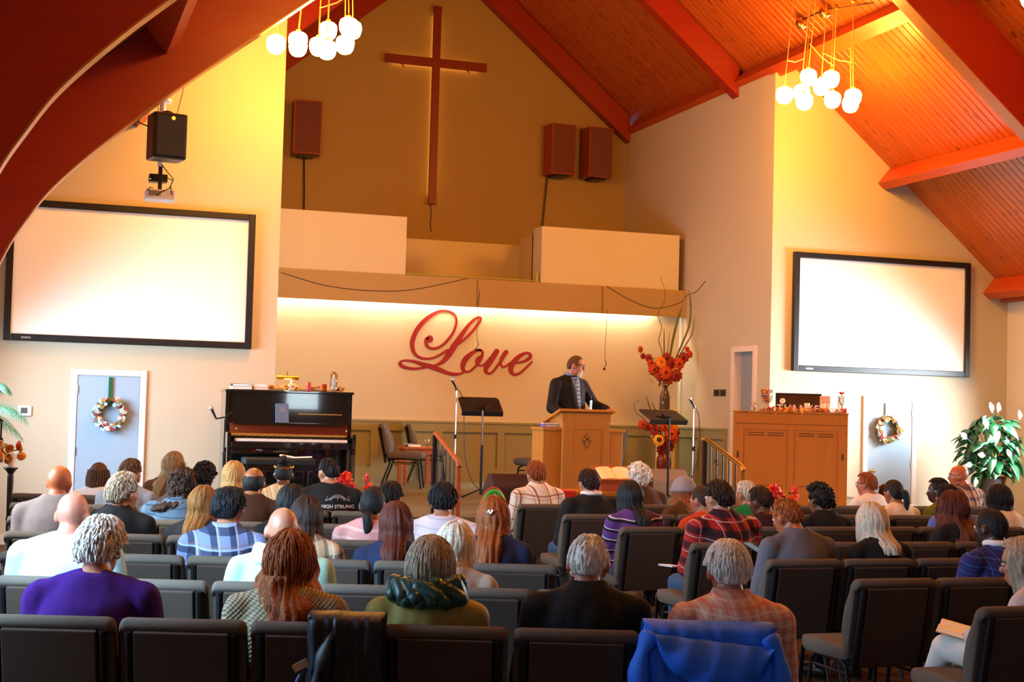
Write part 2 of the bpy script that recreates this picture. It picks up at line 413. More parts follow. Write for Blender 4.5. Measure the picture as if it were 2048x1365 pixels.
for a in ((DY0-.04,DY0+.05,STZ,DZ+.03),(DY1-.05,DY1+.04,STZ,DZ+.03),(DY0+.05,DY1-.05,DZ-.05,DZ+.03)): box(f,x-.03,x+.2,a[0],a[1],a[2],a[3],None,.006)
d3=struct(obj('door_3',f,M_trim))
p=nbm(); box(p,x+.10,x+.14,DY0+.05,DY1-.05,STZ,DZ-.05); obj('door_leaf',p,plain('grey door paint',(.26,.29,.32),.5),d3)
k=nbm(); ell(k,(x+.03,DY1-.14,1.55),.03); tube(k,[(x+.05,DY1-.14,1.55),(x+.1,DY1-.14,1.55)],.012); obj('knob',k,M_brass,d3,smooth=True)
# ---------------------------------------------------------------- fixtures
LOVE={'L':[[(5.63,2.751,0.054)],[(5.585,2.742,0.03),(5.578,2.687,0.026),(5.605,2.633,0.021),(5.663,2.608,0.019),(5.742,2.617,0.02),(5.831,2.664,0.021),(5.92,2.756,0.021),(5.996,2.869,0.02),(6.033,2.981,0.019),(6.036,3.058,0.017),(6.011,3.123,0.015),(5.953,3.17,0.013),(5.861,3.188,0.012),(5.77,3.173,0.018),(5.636,3.1,0.026),(5.515,2.991,0.033),(5.418,2.855,0.035),(5.368,2.711,0.035),(5.372,2.602,0.03),(5.417,2.511,0.023),(5.509,2.46,0.019),(5.611,2.453,0.017),(5.712,2.473,0.017),(5.813,2.526,0.019),(5.913,2.59,0.021)],[(6.093,2.696,0.015),(6.194,2.789,0.018),(6.283,2.881,0.019),(6.361,2.984,0.019),(6.411,3.058,0.017),(6.419,3.097,0.016),(6.386,3.112,0.014),(6.323,3.082,0.017),(6.234,2.989,0.024),(6.145,2.864,0.033),(6.069,2.74,0.042),(6.003,2.638,0.048),(5.927,2.514,0.042),(5.839,2.412,0.031),(5.749,2.365,0.018),(5.67,2.351,0.011)],[(5.57,2.32,0.017),(5.458,2.3,0.019),(5.334,2.298,0.022),(5.221,2.33,0.026),(5.188,2.372,0.021),(5.219,2.406,0.015),(5.297,2.414,0.017),(5.409,2.402,0.022),(5.534,2.368,0.03),(5.659,2.338,0.037),(5.797,2.295,0.034),(5.923,2.25,0.028),(6.038,2.234,0.026),(6.118,2.246,0.018),(6.197,2.276,0.011)]],'o':[[(6.441,2.61,0.017),(6.361,2.602,0.022),(6.281,2.549,0.033),(6.197,2.469,0.042),(6.16,2.379,0.038),(6.165,2.313,0.028),(6.215,2.276,0.017),(6.278,2.293,0.017),(6.356,2.364,0.019),(6.425,2.455,0.022),(6.461,2.545,0.021),(6.456,2.594,0.018),(6.406,2.62,0.015),(6.349,2.601,0.015)],[(6.444,2.522,0.015),(6.405,2.487,0.033),(6.383,2.431,0.031),(6.402,2.384,0.017),(6.46,2.382,0.014),(6.517,2.423,0.015),(6.584,2.505,0.015)]],'v':[[(6.686,2.603,0.042),(6.619,2.495,0.043),(6.547,2.382,0.041),(6.52,2.32,0.033),(6.542,2.271,0.022),(6.602,2.269,0.018),(6.67,2.336,0.019),(6.737,2.433,0.019)],[(6.838,2.598,0.034),(6.804,2.552,0.034),(6.765,2.478,0.031),(6.755,2.417,0.02),(6.786,2.373,0.016),(6.832,2.38,0.015),(6.901,2.433,0.016)]],'e':[[(7.013,2.44,0.013),(7.136,2.471,0.021),(7.219,2.528,0.029),(7.227,2.573,0.025),(7.168,2.599,0.02),(7.063,2.55,0.031),(6.965,2.452,0.043),(6.918,2.356,0.04),(6.938,2.284,0.029),(7.0,2.261,0.021),(7.082,2.298,0.019),(7.174,2.381,0.018),(7.258,2.465,0.014)]]}
GLOBES_L=[(2.42, 15.9, 5.694), (2.637, 15.75, 5.716), (2.731, 16.3, 5.786), (3.097, 16.45, 6.051), (2.929, 16.1, 5.769), (2.952, 15.7, 5.643), (3.224, 15.9, 5.978), (3.364, 16.35, 6.068), (3.221, 16.05, 5.808)]
GLOBES_R=[(8.761, 15.95, 5.733), (9.196, 16.3, 5.876), (8.899, 15.7, 5.622), (9.293, 16.3, 6.085), (9.31, 16.0, 5.903), (9.296, 15.75, 5.945), (9.589, 16.2, 5.802), (9.613, 15.75, 5.748), (9.883, 16.25, 5.781)]
# projection screens
M_screen=plain('white screen fabric',(.95,.95,.93),.85,var=.01,scale=2,spec=.1)
def screen(x0,x1,z0,z1,label):
    t=thing('projection_screen',label,'screen',((x0+x1)/2,YW,z0)); w=x1-x0; h=z1-z0; s=.082
    bm=nbm(); box(bm,-w/2+s*.8,w/2-s*.8,-.05,-.03,s*.8,h-s*.8); obj('screen_fabric',bm,M_screen,t)
    bm=nbm()
    for a in ((-w/2,-w/2+s,0,h),(w/2-s,w/2,0,h),(-w/2+s,w/2-s,0,s),(-w/2+s,w/2-s,h-s,h)): box(bm,a[0],a[1],-.085,-.01,a[2],a[3],None,.008)
    obj('screen_border',bm,M_black,t)
    bm=nbm(); box(bm,-w/2+.2,-w/2+.31,-.087,-.084,s*.35,s*.62); obj('maker_plate',bm,plain('grey plate',(.3,.3,.3),.4,metal=.5),t)
    return t
screen(-.333,2.556,2.385,4.055,'wide white projection screen above the pale blue door left of the stage')
screen(10.058,12.949,2.375,4.045,'wide white projection screen on the wall right of the wooden organ cabinet')
# cross with light behind it
t=thing('wall_cross','tall dark red wooden cross glowing from behind on the upper wall','cross',(6.235,YU,5.12))
bm=nbm(); box(bm,-.065,.065,-.12,-.06,0,3.34,None,.005); obj('upright',bm,M_crosswood,t)
bm=nbm(); box(bm,-.875,.875,-.125,-.065,2.31,2.455,None,.005); obj('crossbar',bm,M_crosswood,t)
Mg=emit('warm glow strip',(1,.50,.10),CROSS_GLOW)
bm=nbm(); box(bm,-.03,.03,-.05,-.03,.15,3.2); box(bm,-.75,-.05,-.05,-.03,2.35,2.41); box(bm,.05,.75,-.05,-.03,2.35,2.41); obj('light_strip',bm,Mg,t)
for x in (-.58,.55):
    bm=nbm(); tube(bm,[(x,-.06,2.31),(x+.02,-.10,2.28),(x+.03,-.1,2.25)],.012); obj('bracket',bm,M_chrome,t)
bm=nbm(); tube(bm,[(0,-.02,0),(.012,-.02,-.2),(.004,-.02,-.32),(.025,-.02,-.45)],.006,6); obj('cord',bm,M_black,t)
# wooden box loudspeakers high on the stage wall
M_grille=plain('plum speaker cloth',(.15,.045,.04),.85,var=.25,scale=400,bump=.4,bscale=700)
M_spkwood=wood('red speaker veneer',(.25,.028,.012),(.34,.05,.02),.45,axis=2)
def boxspk(x0,x1,yaw,label,cab=None):
    xc=(x0+x1)/2; t=thing('box_loudspeaker',label,'loudspeaker',(xc,YU-.22,5.745),R(yaw)); w=.45; h=.865; d=.34
    bm=nbm(); box(bm,-w/2,w/2,-d/2,d/2,0,h,None,.006); obj('cabinet',bm,M_spkwood,t)
    bm=nbm(); box(bm,-w/2+.018,w/2-.018,-d/2-.008,-d/2,.018,h-.018,None,.003); obj('grille',bm,M_grille,t)
    bm=nbm()
    for a in ((-w/2,-w/2+.018,0,h),(w/2-.018,w/2,0,h),(-w/2+.018,w/2-.018,0,.018),(-w/2+.018,w/2-.018,h-.018,h)): box(bm,a[0],a[1],-d/2-.012,-d/2,a[2],a[3])
    obj('grille_frame',bm,M_spkwood,t)
    bm=nbm(); box(bm,-.12,.12,-.1,.17,-.03,0); obj('bracket',bm,M_blackmetal,t)
    if cab:
        bm=nbm(); tube(bm,cab,.013,6); obj('cable',bm,M_blackmetal,t)
boxspk(3.85,4.28,-3,'red wooden box loudspeaker left of the cross with a cable below',[(0,.19,0),(.02,.19,-.5),(.03,.19,-.95)])
boxspk(8.216,8.65,4,'red wooden box loudspeaker right of the cross, nearer to it',[(-.14,.19,0),(-.18,.19,-.5),(-.21,.19,-.95)])
boxspk(8.89,9.33,4,'red wooden box loudspeaker in the roof corner, farthest right of the cross')
# the word Love in script
M_red=plain('crimson letter paint',(.25,.004,.005),.5,var=.06)
t=thing('wall_lettering','large red script lettering reading Love on the stage wall','lettering',(6.3,YL,2.3))
for li,(ch,strokes) in enumerate(LOVE.items()):
    bm=nbm()
    for si,s in enumerate(strokes):
        y1=-.012-.001*si; y0=-.003
        if len(s)==1:
            x,z,w=s[0]; prism(bm,[(x-6.3+w*math.cos(2*PI*k/28),z-2.3+w*math.sin(2*PI*k/28)) for k in range(28)],y0,y1,XZ); continue
        p=spline(s,6); lf=[];rg=[]
        for k in range(len(p)):
            a=p[max(k-1,0)];b=p[min(k+1,len(p)-1)]; d=Vector((b[0]-a[0],b[1]-a[1])).normalized(); w=p[k][2]
            lf.append((p[k][0]-6.3-d.y*w,p[k][1]-2.3+d.x*w)); rg.append((p[k][0]-6.3+d.y*w,p[k][1]-2.3-d.x*w))
        V=[]
        for a,b in zip(lf,rg): V.append([bm.verts.new((a[0],y1,a[1])),bm.verts.new((b[0],y1,b[1])),bm.verts.new((b[0],y0,b[1])),bm.verts.new((a[0],y0,a[1]))])
        for a,b in zip(V,V[1:]):
            for q in range(4): bm.faces.new((a[q],a[(q+1)%4],b[(q+1)%4],b[q]))
        for (x,z,w) in (s[0],s[-1]):
            prism(bm,[(x-6.3+w*math.cos(2*PI*k/16),z-2.3+w*math.sin(2*PI*k/16)) for k in range(16)],y0,y1+.001,XZ)
    obj('letter',bm,M_red,t)
# cove light behind the beam
t=thing('cove_light','row of white light tubes hidden behind the stage beam','light',(AL,YL,3.375))
Mc=emit('white tube',(1,.88,.66),COVE)
for k in range(5):
    x=.06+k*1.27
    bm=nbm(); box(bm,x,x+1.22,-.10,-.02,.02,.07); obj('fitting',bm,M_white,t)
    bm=nbm(); tube(bm,[(x+.03,-.07,0.0),(x+1.19,-.07,0.0)],.018,8); obj('tube',bm,Mc,t)
# pendant clusters
M_globe=emit('opal globe',PENDANT_C,PENDANT_W)
gp=[(.0,.10),(.03,.102),(.065,.096),(.092,.075),(.104,.042),(.106,.01),(.100,-.03),(.088,-.062),(.068,-.088),(.040,-.102),(0.001,-.106)]
bm=nbm(); lathe(bm,[(max(r,.001),z) for r,z in gp],20); G_MESH=mesh('globe',bm,M_globe,True)
M_cord=plain('amber cord',(.55,.30,.08),.4,var=.1)
bm=nbm(); lathe(bm,[(max(r,.001),z) for r,z in gp],20); G_DIM=mesh('globe',bm,emit('dimmed opal globe',PENDANT_C,PENDANT_W*PENDANT_DIM),True)
def pendants(globes,top,label,grp,gm=None):
    t=thing('pendant_cluster',label,'ceiling light',top,0,grp); T=Vector(top)
    for i,g in enumerate(globes):
        p=Vector(g)-T; obj('globe',gm or G_MESH,None,t,p)
        bm=nbm(); tx=p.x*.82+.02; ty=p.y*.82; tz=roofz(T.x+tx)-.02-T.z; tube(bm,[Vector((tx,ty,tz)),p+Vector((0,0,.13))],.006,6); lathe(bm,[(.03,0),(.03,-.012),(.008,-.03)],10,(tx,ty,tz)); lathe(bm,[(.026,.13),(.03,.10),(.02,.095)],10,p); obj('cord',bm,M_cord,t)
    for a,b in ((0,1),(3,6),(4,7)):
        pa=(Vector(globes[a])-T)*.97+Vector((0,0,.42)); pb=(Vector(globes[b])-T)*.97+Vector((0,0,.42))
        bm=nbm(); tube(bm,[pa,(pa+pb)/2+Vector((0,0,-.03)),pb],.007,6); obj('spreader_arm',bm,M_cord,t)
    return t
pendants(GLOBES_L,(2.9,16.05,6.50),'cluster of glowing globe pendants beside the left arch and the cross','globe pendant clusters')
pendants(GLOBES_R,(9.55,16.0,6.52),'cluster of glowing globe pendants above the organ cabinet and the right screen','globe pendant clusters')
for i,(dy) in enumerate((-4.7,-9.4)):
    for gl,top,sd in ((GLOBES_L,(2.9,16.05,6.50),'left'),(GLOBES_R,(9.55,16.0,6.52),'right')):
        pendants([(g[0],g[1]+dy,g[2]) for g in gl],(top[0],top[1]+dy,top[2]),'glowing globe pendants over the %s seating block, %s'%(sd,('nearest the stage','above the middle rows','nearest the rear wall')[i]),'globe pendant clusters',G_DIM)
# brass spotlights on the roof
t=thing('track_spotlights','pair of brass spotlights joined by a rod on the ceiling boards','spotlight',(9.50,16.6,7.02))
for y,rx in ((.3,35),(-.3,35)):
    M=Matrix.Translation((0,y,-.05))@Matrix.Rotation(R(150),4,'Y')@Matrix.Rotation(R(20),4,'X')
    bm=nbm(); lathe(bm,[(.03,-.06),(.06,-.03),(.07,.03),(.065,.085),(.05,.09)],16,M=M); obj('spotlight_can',bm,M_brass,t,smooth=True)
    bm=nbm(); lathe(bm,[(.045,.088),(.02,.092)],14,M=M); obj('lamp_face',bm,emit('spot lamp %g'%y,(1,.75,.3),2.5),t)
bm=nbm(); tube(bm,[(0,.3,-.03),(0,-.3,-.03)],.012,6); tube(bm,[(0,-.3,-.03),(.15,-.75,-.08),(.25,-1.1,-.12)],.006,6); obj('rod',bm,M_blackmetal,t)
# hanging black speaker
t=thing('hanging_loudspeaker','black loudspeaker hanging on chains in front of the left wall','loudspeaker',(1.21,15.0,4.40),R(10))
w,h,d=.345,.47,.30
bm=nbm(); box(bm,-w/2,w/2,-d/2,d/2,-h/2,h/2,None,.03); obj('cabinet',bm,M_black,t,smooth=False)
bm=nbm(); box(bm,-w/2+.025,w/2-.025,-d/2-.012,-d/2,-h/2+.03,h/2-.03,None,.008); obj('grille',bm,plain('black mesh',(.02,.018,.017),.6,bump=.5,bscale=900),t)
bm=nbm(); lathe(bm,[(.02,0),(.02,.004),(.002,.005)],14,M=Matrix.Translation((.02,-d/2-.012,h/2-.06))@Matrix.Rotation(R(90),4,'X')); obj('badge',bm,plain('gold badge',(.8,.6,.3),.3,metal=.6),t)
bm=nbm(); tube(bm,[(-.05,0,h/2),(-.045,0,h/2+.025),(0,0,h/2+.035),(.045,0,h/2+.025),(.05,0,h/2)],.01,8); obj('handle',bm,M_black,t)
def chain(bm,a,b,n):
    a,b=Vector(a),Vector(b)
    for k in range(n):
        c=a.lerp(b,(k+.5)/n); d=(b-a).normalized(); s,u=frame_at(d); s=s if k%2 else u
        tube(bm,[c+d*.014+s*.0,c+s*.006,c-d*.014,c-s*.006],.0025,5,closed=True)
for sx,tx in ((-1,-.25),(1,.20)):
    bm=nbm(); chain(bm,(sx*.09,0,h/2),(tx,-.3,h/2+.50+(.30 if sx>0 else -.10)),34 if sx>0 else 24); obj('chain',bm,M_blackmetal,t)
bm=nbm(); tube(bm,[(-w/2,.05,.1),(-w/2-.1,.05,.13),(-w/2-.25,-.1,.22),(-.5,-.5,.38)],.007,6); obj('cable',bm,M_black,t)
# projector on its ceiling pole
t=thing('projector','white projector on a white ceiling pole below the black speaker','projector',(1.21,15.65,3.86))
bm=nbm(); tube(bm,[(0,0,.34),(0,0,roofz(1.21)-3.86)],.032,14); lathe(bm,[(.09,1.03),(.09,1.06),(.02,1.06)],14); obj('pole',bm,M_white,t,smooth=True)
bm=nbm(); box(bm,-.15,.16,-.12,.14,-.02,.085,None,.015); obj('projector_body',bm,M_white,t)
bm=nbm()
for k in range(9): box(bm,-.115+k*.0135,-.108+k*.0135,-.124,-.119,.012,.066)
obj('vent_slots',bm,plain('dark slot',(.12,.11,.10),.7),t)
bm=nbm(); box(bm,-.115,.075,-.06,.08,.17,.255,None,.012); obj('receiver_box',bm,M_black,t)
bm=nbm(); box(bm,-.02,.02,-.02,.02,.08,.35); obj('mount_bracket',bm,M_blackmetal,t)
bm=nbm(); ell(bm,(-.105,-.064,.195),.006,seg=8,rin=6); obj('status_lamp',bm,emit('green led',(.1,1,.2),2.0),t)
bm=nbm(); tube(bm,[(.01,-.03,.36),(.06,-.1,.28),(.13,-.12,.20),(.09,-.13,.10),(0,-.13,.05),(-.04,-.13,.02)],.006,6); tube(bm,[(.05,-.06,.22),(.12,-.12,.19),(.10,-.13,.12),(.12,-.13,.03)],.006,6); tube(bm,[(-.13,-.12,.06),(-.11,-.13,.1),(-.08,-.13,.09)],.005,6); obj('cables',bm,M_black,t)
# choir microphones hanging over the stage, cables on the beam
for x,z0,lab in ((6.289,2.60,'thin hanging microphone in front of the letter o of the lettering'),(8.304,2.38,'thin hanging microphone right of the lettering, above the pulpit')):
    y=20.60 if x<7 else 20.5
    t=thing('hanging_microphone',lab,'microphone',(x,y,z0))
    bm=nbm(); tube(bm,[(0,20.74-y,3.67-z0),(.005,20.735-y,3.25-z0),(-.005,0,.9),(-.03,0,.25),(-.02,0,.14)],.0035,6); obj('cord',bm,M_black,t)
    bm=nbm(); tube(bm,[(-.02,0,.14),(0,0,.08),(-.03,0,.02)],.006,6); ell(bm,(-.035,0,.005),(.022,.022,.02)); obj('capsule',bm,M_black,t)
bm=nbm(); tube(bm,spline([(3.341,20.745,3.607),(3.985,20.745,3.454),(4.689,20.745,3.41),(5.329,20.745,3.465),(6.132,20.745,3.671)],6),.0045,6); tag(obj('wall_cable',bm,M_black),'black cable sagging along the beam above the lettering','cable')
bm=nbm(); tube(bm,spline([(8.363,20.745,3.676),(8.769,20.745,3.479),(9.194,20.745,3.367),(9.619,20.745,3.474),(9.73,20.72,3.60),(9.733,20.41,3.63),(9.733,20.085,3.77)],6),.0045,6); tag(obj('wall_cable',bm,M_black),'black cable sagging at the right end of the stage beam','cable')
# thermostat, switch plates
t=thing('thermostat','white thermostat on the wall left of the wreath door','thermostat',(-.054,YW,1.505))
bm=nbm(); box(bm,-.075,.075,-.03,0,0,.12,None,.012); obj('case',bm,M_white,t)
bm=nbm(); box(bm,-.045,.03,-.033,-.029,.03,.095); obj('display',bm,plain('grey display',(.10,.11,.10),.3),t)
for i,y in enumerate((19.63,19.42)):
    t=thing('switch_plate','dark square switch plate beside the side door, %s one'%('farther' if i==0 else 'nearer'),'switch',(AR,y,2.06),0,'switch plates beside the side door')
    bm=nbm(); box(bm,-.012,0,-.085,.085,-.05,.05,None,.003); obj('plate',bm,plain('bronze plate',(.05,.04,.03),.4,metal=.5),t)
    bm=nbm(); box(bm,-.02,-.01,-.012,.012,-.022,.022); obj('toggle',bm,M_black,t)
# wreaths
def wreath(c,rad,label,ribbon,topz,pal,seed):
    rnd=random.Random(seed); t=thing('door_wreath',label,'wreath',(c[0],c[1],c[2]))
    bm=nbm(); tube(bm,[((rad*.8)*math.cos(2*PI*k/28),-.03,(rad*.8)*math.sin(2*PI*k/28)) for k in range(28)],rad*.17,8,closed=True); obj('twig_ring',bm,plain('twig brown',(.16,.08,.03),.8,var=.4,scale=60,bump=.6),t)
    for k in range(120):
        a=rnd.uniform(-1.35,1.35)*PI/1.5-PI/2; r=rad*(.8+rnd.uniform(-.2,.2)); m=rnd.choice(pal)
        p=Vector((r*math.cos(a),-.07-rnd.uniform(0,.03),r*math.sin(a))); bm=nbm(); s=rad*rnd.uniform(.08,.15)
        if rnd.random()<.55:
            for q in range(5):
                b=2*PI*q/5+rnd.random(); ell(bm,(s*.6*math.cos(b),-.004*q,s*.6*math.sin(b)),(s*.55,s*.25,s*.55),seg=7,rin=5)
            ell(bm,(0,-s*.25,0),s*.25,seg=6,rin=4)
            nm='blossom'
        else:
            M=Matrix.Rotation(rnd.uniform(0,6.28),4,'Y')@Matrix.Rotation(rnd.uniform(-.6,.6),4,'X'); ell(bm,(0,0,0),(s*.45,s*.15,s*1.2),M,7,5); nm='leaf'
        obj(nm,bm,m,t,p)
    bm=nbm(); box(bm,-.022,.022,-.02,-.016,rad*.8,topz-c[2]); tube(bm,[(-.02,-.02,rad*.8),(-.01,-.09,rad*.72),(.0,-.05,rad*.6)],.02,6); obj('ribbon',bm,ribbon,t)
P=lambda n,c:plain(n,c,.7,var=.25,scale=40)
palL=[P('pale blue petal',(.35,.62,.80)),P('white petal',(.85,.85,.80)),P('pale blue petal',(.35,.62,.80)),P('white petal',(.85,.85,.80)),P('ice blue petal',(.55,.72,.82)),P('moss leaf',(.18,.17,.05)),P('amber leaf',(.45,.20,.04)),P('pink petal',(.75,.42,.36)),P('slate leaf',(.22,.30,.34)),P('wine berry',(.25,.03,.03))]
palR=[P('white petal',(0,0,0)),P('amber leaf',(0,0,0)),P('gold leaf',(.50,.33,.08)),P('moss leaf',(0,0,0)),P('red petal',(.45,.04,.02)),P('pale grey leaf',(.5,.52,.48)),P('slate leaf',(0,0,0))]
wreath((.905,YW-.03,1.55),.20,'wreath of pale blue and white blossoms hung on a dark green ribbon',plain('dark green ribbon',(.01,.09,.03),.5),1.99,palL,5)
wreath((11.595,YW-.03,1.59),.205,'wreath of gold and white leaves hung on a pale gold ribbon',plain('gold ribbon',(.75,.62,.28),.4),1.97,palR,9)
# ---------------------------------------------------------------- chairs
M_chair=plain('taupe grey chair fabric',(.108,.086,.066),.95,var=.22,scale=220,bump=.5,bscale=420,spec=.15)
M_chairpanel=plain('dark taupe chair back fabric',(.060,.042,.031),.95,var=.22,scale=220,bump=.5,bscale=420,spec=.12)
def loft_x(bm,prof,xs,shrink):
    """prof: closed (y,z) outline; sections at xs scaled about its centre by shrink"""
    cy=sum(p[0] for p in prof)/len(prof); cz=sum(p[1] for p in prof)/len(prof); rings=[]
    for x,s in zip(xs,shrink): rings.append([bm.verts.new((x,cy+(y-cy)*s,cz+(z-cz)*s)) for y,z in prof])
    n=len(prof)
    for a,b in zip(rings,rings[1:]):
        for k in range(n): bm.faces.new((a[k],a[(k+1)%n],b[(k+1)%n],b[k]))
    bm.faces.new(rings[0]); bm.faces.new(rings[-1][::-1])
def round_poly(pts,r,n=4):
    out=[]; m=len(pts)
    for i,p in enumerate(pts):
        p=Vector(p); a=Vector(pts[i-1]); b=Vector(pts[(i+1)%m]); da=(a-p); db=(b-p)
        q=min(r,da.length*.45,db.length*.45); s=p+da.normalized()*q; e=p+db.normalized()*q
        for k in range(n+1):
            t=k/n; out.append(tuple(s*(1-t)**2+p*2*t*(1-t)+e*t*t))
    return out
def chair_meshes():
    D={}; xs=[-.252,-.245,-.225,.225,.245,.252]; sh=[.86,.95,1,1,.95,.86]
    bm=nbm(); loft_x(bm,round_poly([(-.22,.405),(.23,.395),(.275,.43),(.265,.485),(.10,.495),(-.22,.475)],.03),xs,sh); D['seat']=mesh('seat',bm,M_chair,True)
    # back cushion, rolled over the frame at the top
    bp=round_poly([(-.235,.44),(-.185,.45),(-.165,.56),(-.20,.70),(-.255,.80),(-.27,.85),(-.30,.872),(-.335,.862),(-.345,.835),(-.33,.815),(-.305,.80)],.025,3)
    bm=nbm(); loft_x(bm,bp,xs,sh); D['backrest']=mesh('backrest',bm,M_chair,True)
    M=Matrix.Translation((0,-.235,.40))@Matrix.Rotation(R(12.3),4,'X')
    bm=nbm(); box(bm,-.19,.19,-.032,.012,-.02,.432,M,.006); D['back_panel']=mesh('back_panel',bm,M_chairpanel)
    for s in (-1,1):
        bm=nbm(); tube(bm,[M@Vector((s*.212,-.014,-.06)),M@Vector((s*.212,-.014,.43))],.017,8); D['side_tube%d'%s]=mesh('side_tube',bm,M_blackmetal)
        bm=nbm(); tube(bm,[(s*.212,.14,.40),(s*.215,.20,.36),(s*.222,.25,.0)],.013,8); D['leg_f%d'%s]=mesh('leg',bm,M_blackmetal)
        bm=nbm(); tube(bm,[(s*.212,-.10,.40),(s*.213,-.17,.37),(s*.222,-.30,.0)],.013,8); D['leg_r%d'%s]=mesh('leg',bm,M_blackmetal)
        bm=nbm(); tube(bm,[(s*.214,.205,.33),(s*.214,-.185,.33)],.008,6); tube(bm,[(s*.212,-.25,.395),(s*.212,.15,.395)],.011,6); D['side_rail%d'%s]=mesh('side_rail',bm,M_blackmetal)
    return D
CM=chair_meshes()
def chair(x,y,rz,label,group,z=0):
    t=thing('church_chair',label,'chair',(x,y,z),rz,group)
    for k,me in CM.items(): obj(me.name.split('.')[0],me,None,t)
    return t
ORD=['first','second','third','fourth','fifth','sixth','seventh','eighth','ninth','tenth','eleventh']
RA=R(-18)
ax=Vector((math.cos(RA),math.sin(RA),0)); an=Vector((-math.sin(RA),math.cos(RA),0))
ROWL=[6.20,7.52,8.70,9.97,11.23,12.6,13.78]
LEFTCHAIR={}
for r,y0 in enumerate(ROWL):
    for i in range(6):
        c=Vector((-.14,y0,0))+ax*(.527*(i+.5))+an*.335
        where='nearest row' if r==0 else ('front row' if r==6 else '%s row from the camera'%ORD[r])
        LEFTCHAIR[(r,i)]=chair(c.x,c.y,RA,'%s grey padded chair from the left wall, left block, %s'%(ORD[i],where),'padded chairs of the left block')
ROWR=[5.84,6.94,7.93,9.0,10.25,11.5,12.7]; RN=[2,3,5,6,8,9,10]
for r,y0 in enumerate(ROWR):
    for i in range(RN[r]):
        where='nearest row' if r==0 else ('front row' if r==6 else '%s row from the camera'%ORD[r])
        chair(4.30+.527*(i+.5),y0+.335,0,'%s brown padded chair from the aisle, right block, %s'%(ORD[i],where),'padded chairs of the right block')
chair(4.86,19.2,R(-110),'padded chair nearest the piano on the stage, beside the small table','padded chairs on the stage',STZ)
chair(5.55,20.52,R(-106),'padded chair behind the small wooden table on the stage','padded chairs on the stage',STZ)
chair(6.17,17.35,R(105),'padded chair behind the pulpit on its left','padded chairs on the stage',STZ)
chair(6.93,17.35,R(120),'padded chair behind the pulpit on its right','padded chairs on the stage',STZ)
# ---------------------------------------------------------------- piano
t=thing('upright_piano','glossy black upright piano left of the stage with open keys','piano',(2.895,17.0,STZ)); W2=.725; PH=1.255
for s in (-1,1):
    bm=nbm(); box(bm,s*W2-.02,s*W2+.02,0,.42,0,PH-.03,None,.004); obj('side_panel',bm,M_piano,t)
    bm=nbm(); box(bm,s*W2-.022,s*W2+.022,-.28,0,.58,.76,None,.01); obj('key_cheek',bm,M_piano,t)
    bm=nbm(); box(bm,s*(W2-.01)-.03,s*(W2-.01)+.03,-.27,-.20,.06,.58,None,.006); obj('leg',bm,M_piano,t)
    bm=nbm(); box(bm,s*(W2-.01)-.035,s*(W2-.01)+.035,-.30,.05,0,.06,None,.006); obj('toe_block',bm,M_piano,t)
bm=nbm(); box(bm,-W2-.035,W2+.035,-.03,.44,PH-.03,PH,None,.008); obj('top_lid',bm,M_piano,t)
bm=nbm(); box(bm,-W2+.02,W2-.02,.02,.05,.86,PH-.03,None,.003); obj('upper_panel',bm,M_piano,t)
bm=nbm(); box(bm,-W2+.02,W2-.02,.05,.42,.0,PH-.03); obj('case_back',bm,M_piano,t)
bm=nbm(); box(bm,-W2+.02,W2-.02,.02,.05,.10,.58,None,.003); obj('lower_panel',bm,M_piano,t)
bm=nbm(); box(bm,-W2+.06,W2-.06,-.06,.03,.855,.875,None,.004); obj('music_shelf',bm,M_piano,t)
bm=nbm(); box(bm,.10,W2-.10,.0,.02,.975,.99,None,.003); obj('brass_rule',bm,M_brass,t)
bm=nbm(); box(bm,-W2+.022,W2-.022,-.29,.04,.58,.655,None,.006); obj('key_bed',bm,M_piano,t)
M=Matrix.Translation((0,-.03,.735))@Matrix.Rotation(R(-14),4,'X')
bm=nbm(); box(bm,-W2+.03,W2-.03,-.012,.012,0,.13,M,.003); obj('fallboard',bm,plain('mahogany fallboard',(.10,.018,.008),.12,var=.2),t)
bm=nbm(); box(bm,-W2+.04,W2-.04,-.075,-.045,.715,.745,None,.004); obj('brass_hinge_strip',bm,M_brass,t)
bm=nbm()
for k in range(52):
    x=-W2+.075+k*(2*W2-.15)/52; box(bm,x,x+(2*W2-.15)/52-.0012,-.245,-.08,.66,.69)
obj('white_keys',bm,plain('ivory keys',(.85,.82,.76),.3),t)
bm=nbm()
for k in range(51):
    if k%7 in (2,6): continue
    x=-W2+.075+(k+1)*(2*W2-.15)/52; box(bm,x-.006,x+.006,-.18,-.08,.69,.704)
obj('black_keys',bm,M_black,t)
for x in (-.09,0,.09):
    bm=nbm(); box(bm,x-.012,x+.012,-.10,.03,.06,.075,None,.004); obj('pedal',bm,M_brass,t)
bm=nbm(); ell(bm,(W2-.1,-.30,.80),(.012,.012,.012)); ell(bm,(-W2+.1,-.1,.80),(.01,.01,.01)); obj('lid_knob',bm,M_brass,t)
t=thing('piano_bench','long black padded bench in front of the piano','bench',(2.66,16.25,STZ))
bm=nbm(); box(bm,-.39,.39,-.18,.18,.42,.495,None,.02); obj('seat_pad',bm,plain('black vinyl',(.02,.03,.032),.3,var=.1),t)
bm=nbm(); box(bm,-.37,.37,-.16,.16,.35,.42,None,.005); obj('apron',bm,M_piano,t)
for sx in (-1,1):
    for sy in (-1,1):
        bm=nbm(); box(bm,sx*.34-.025,sx*.34+.025,sy*.13-.025,sy*.13+.025,0,.35,None,.004); obj('leg',bm,M_piano,t)
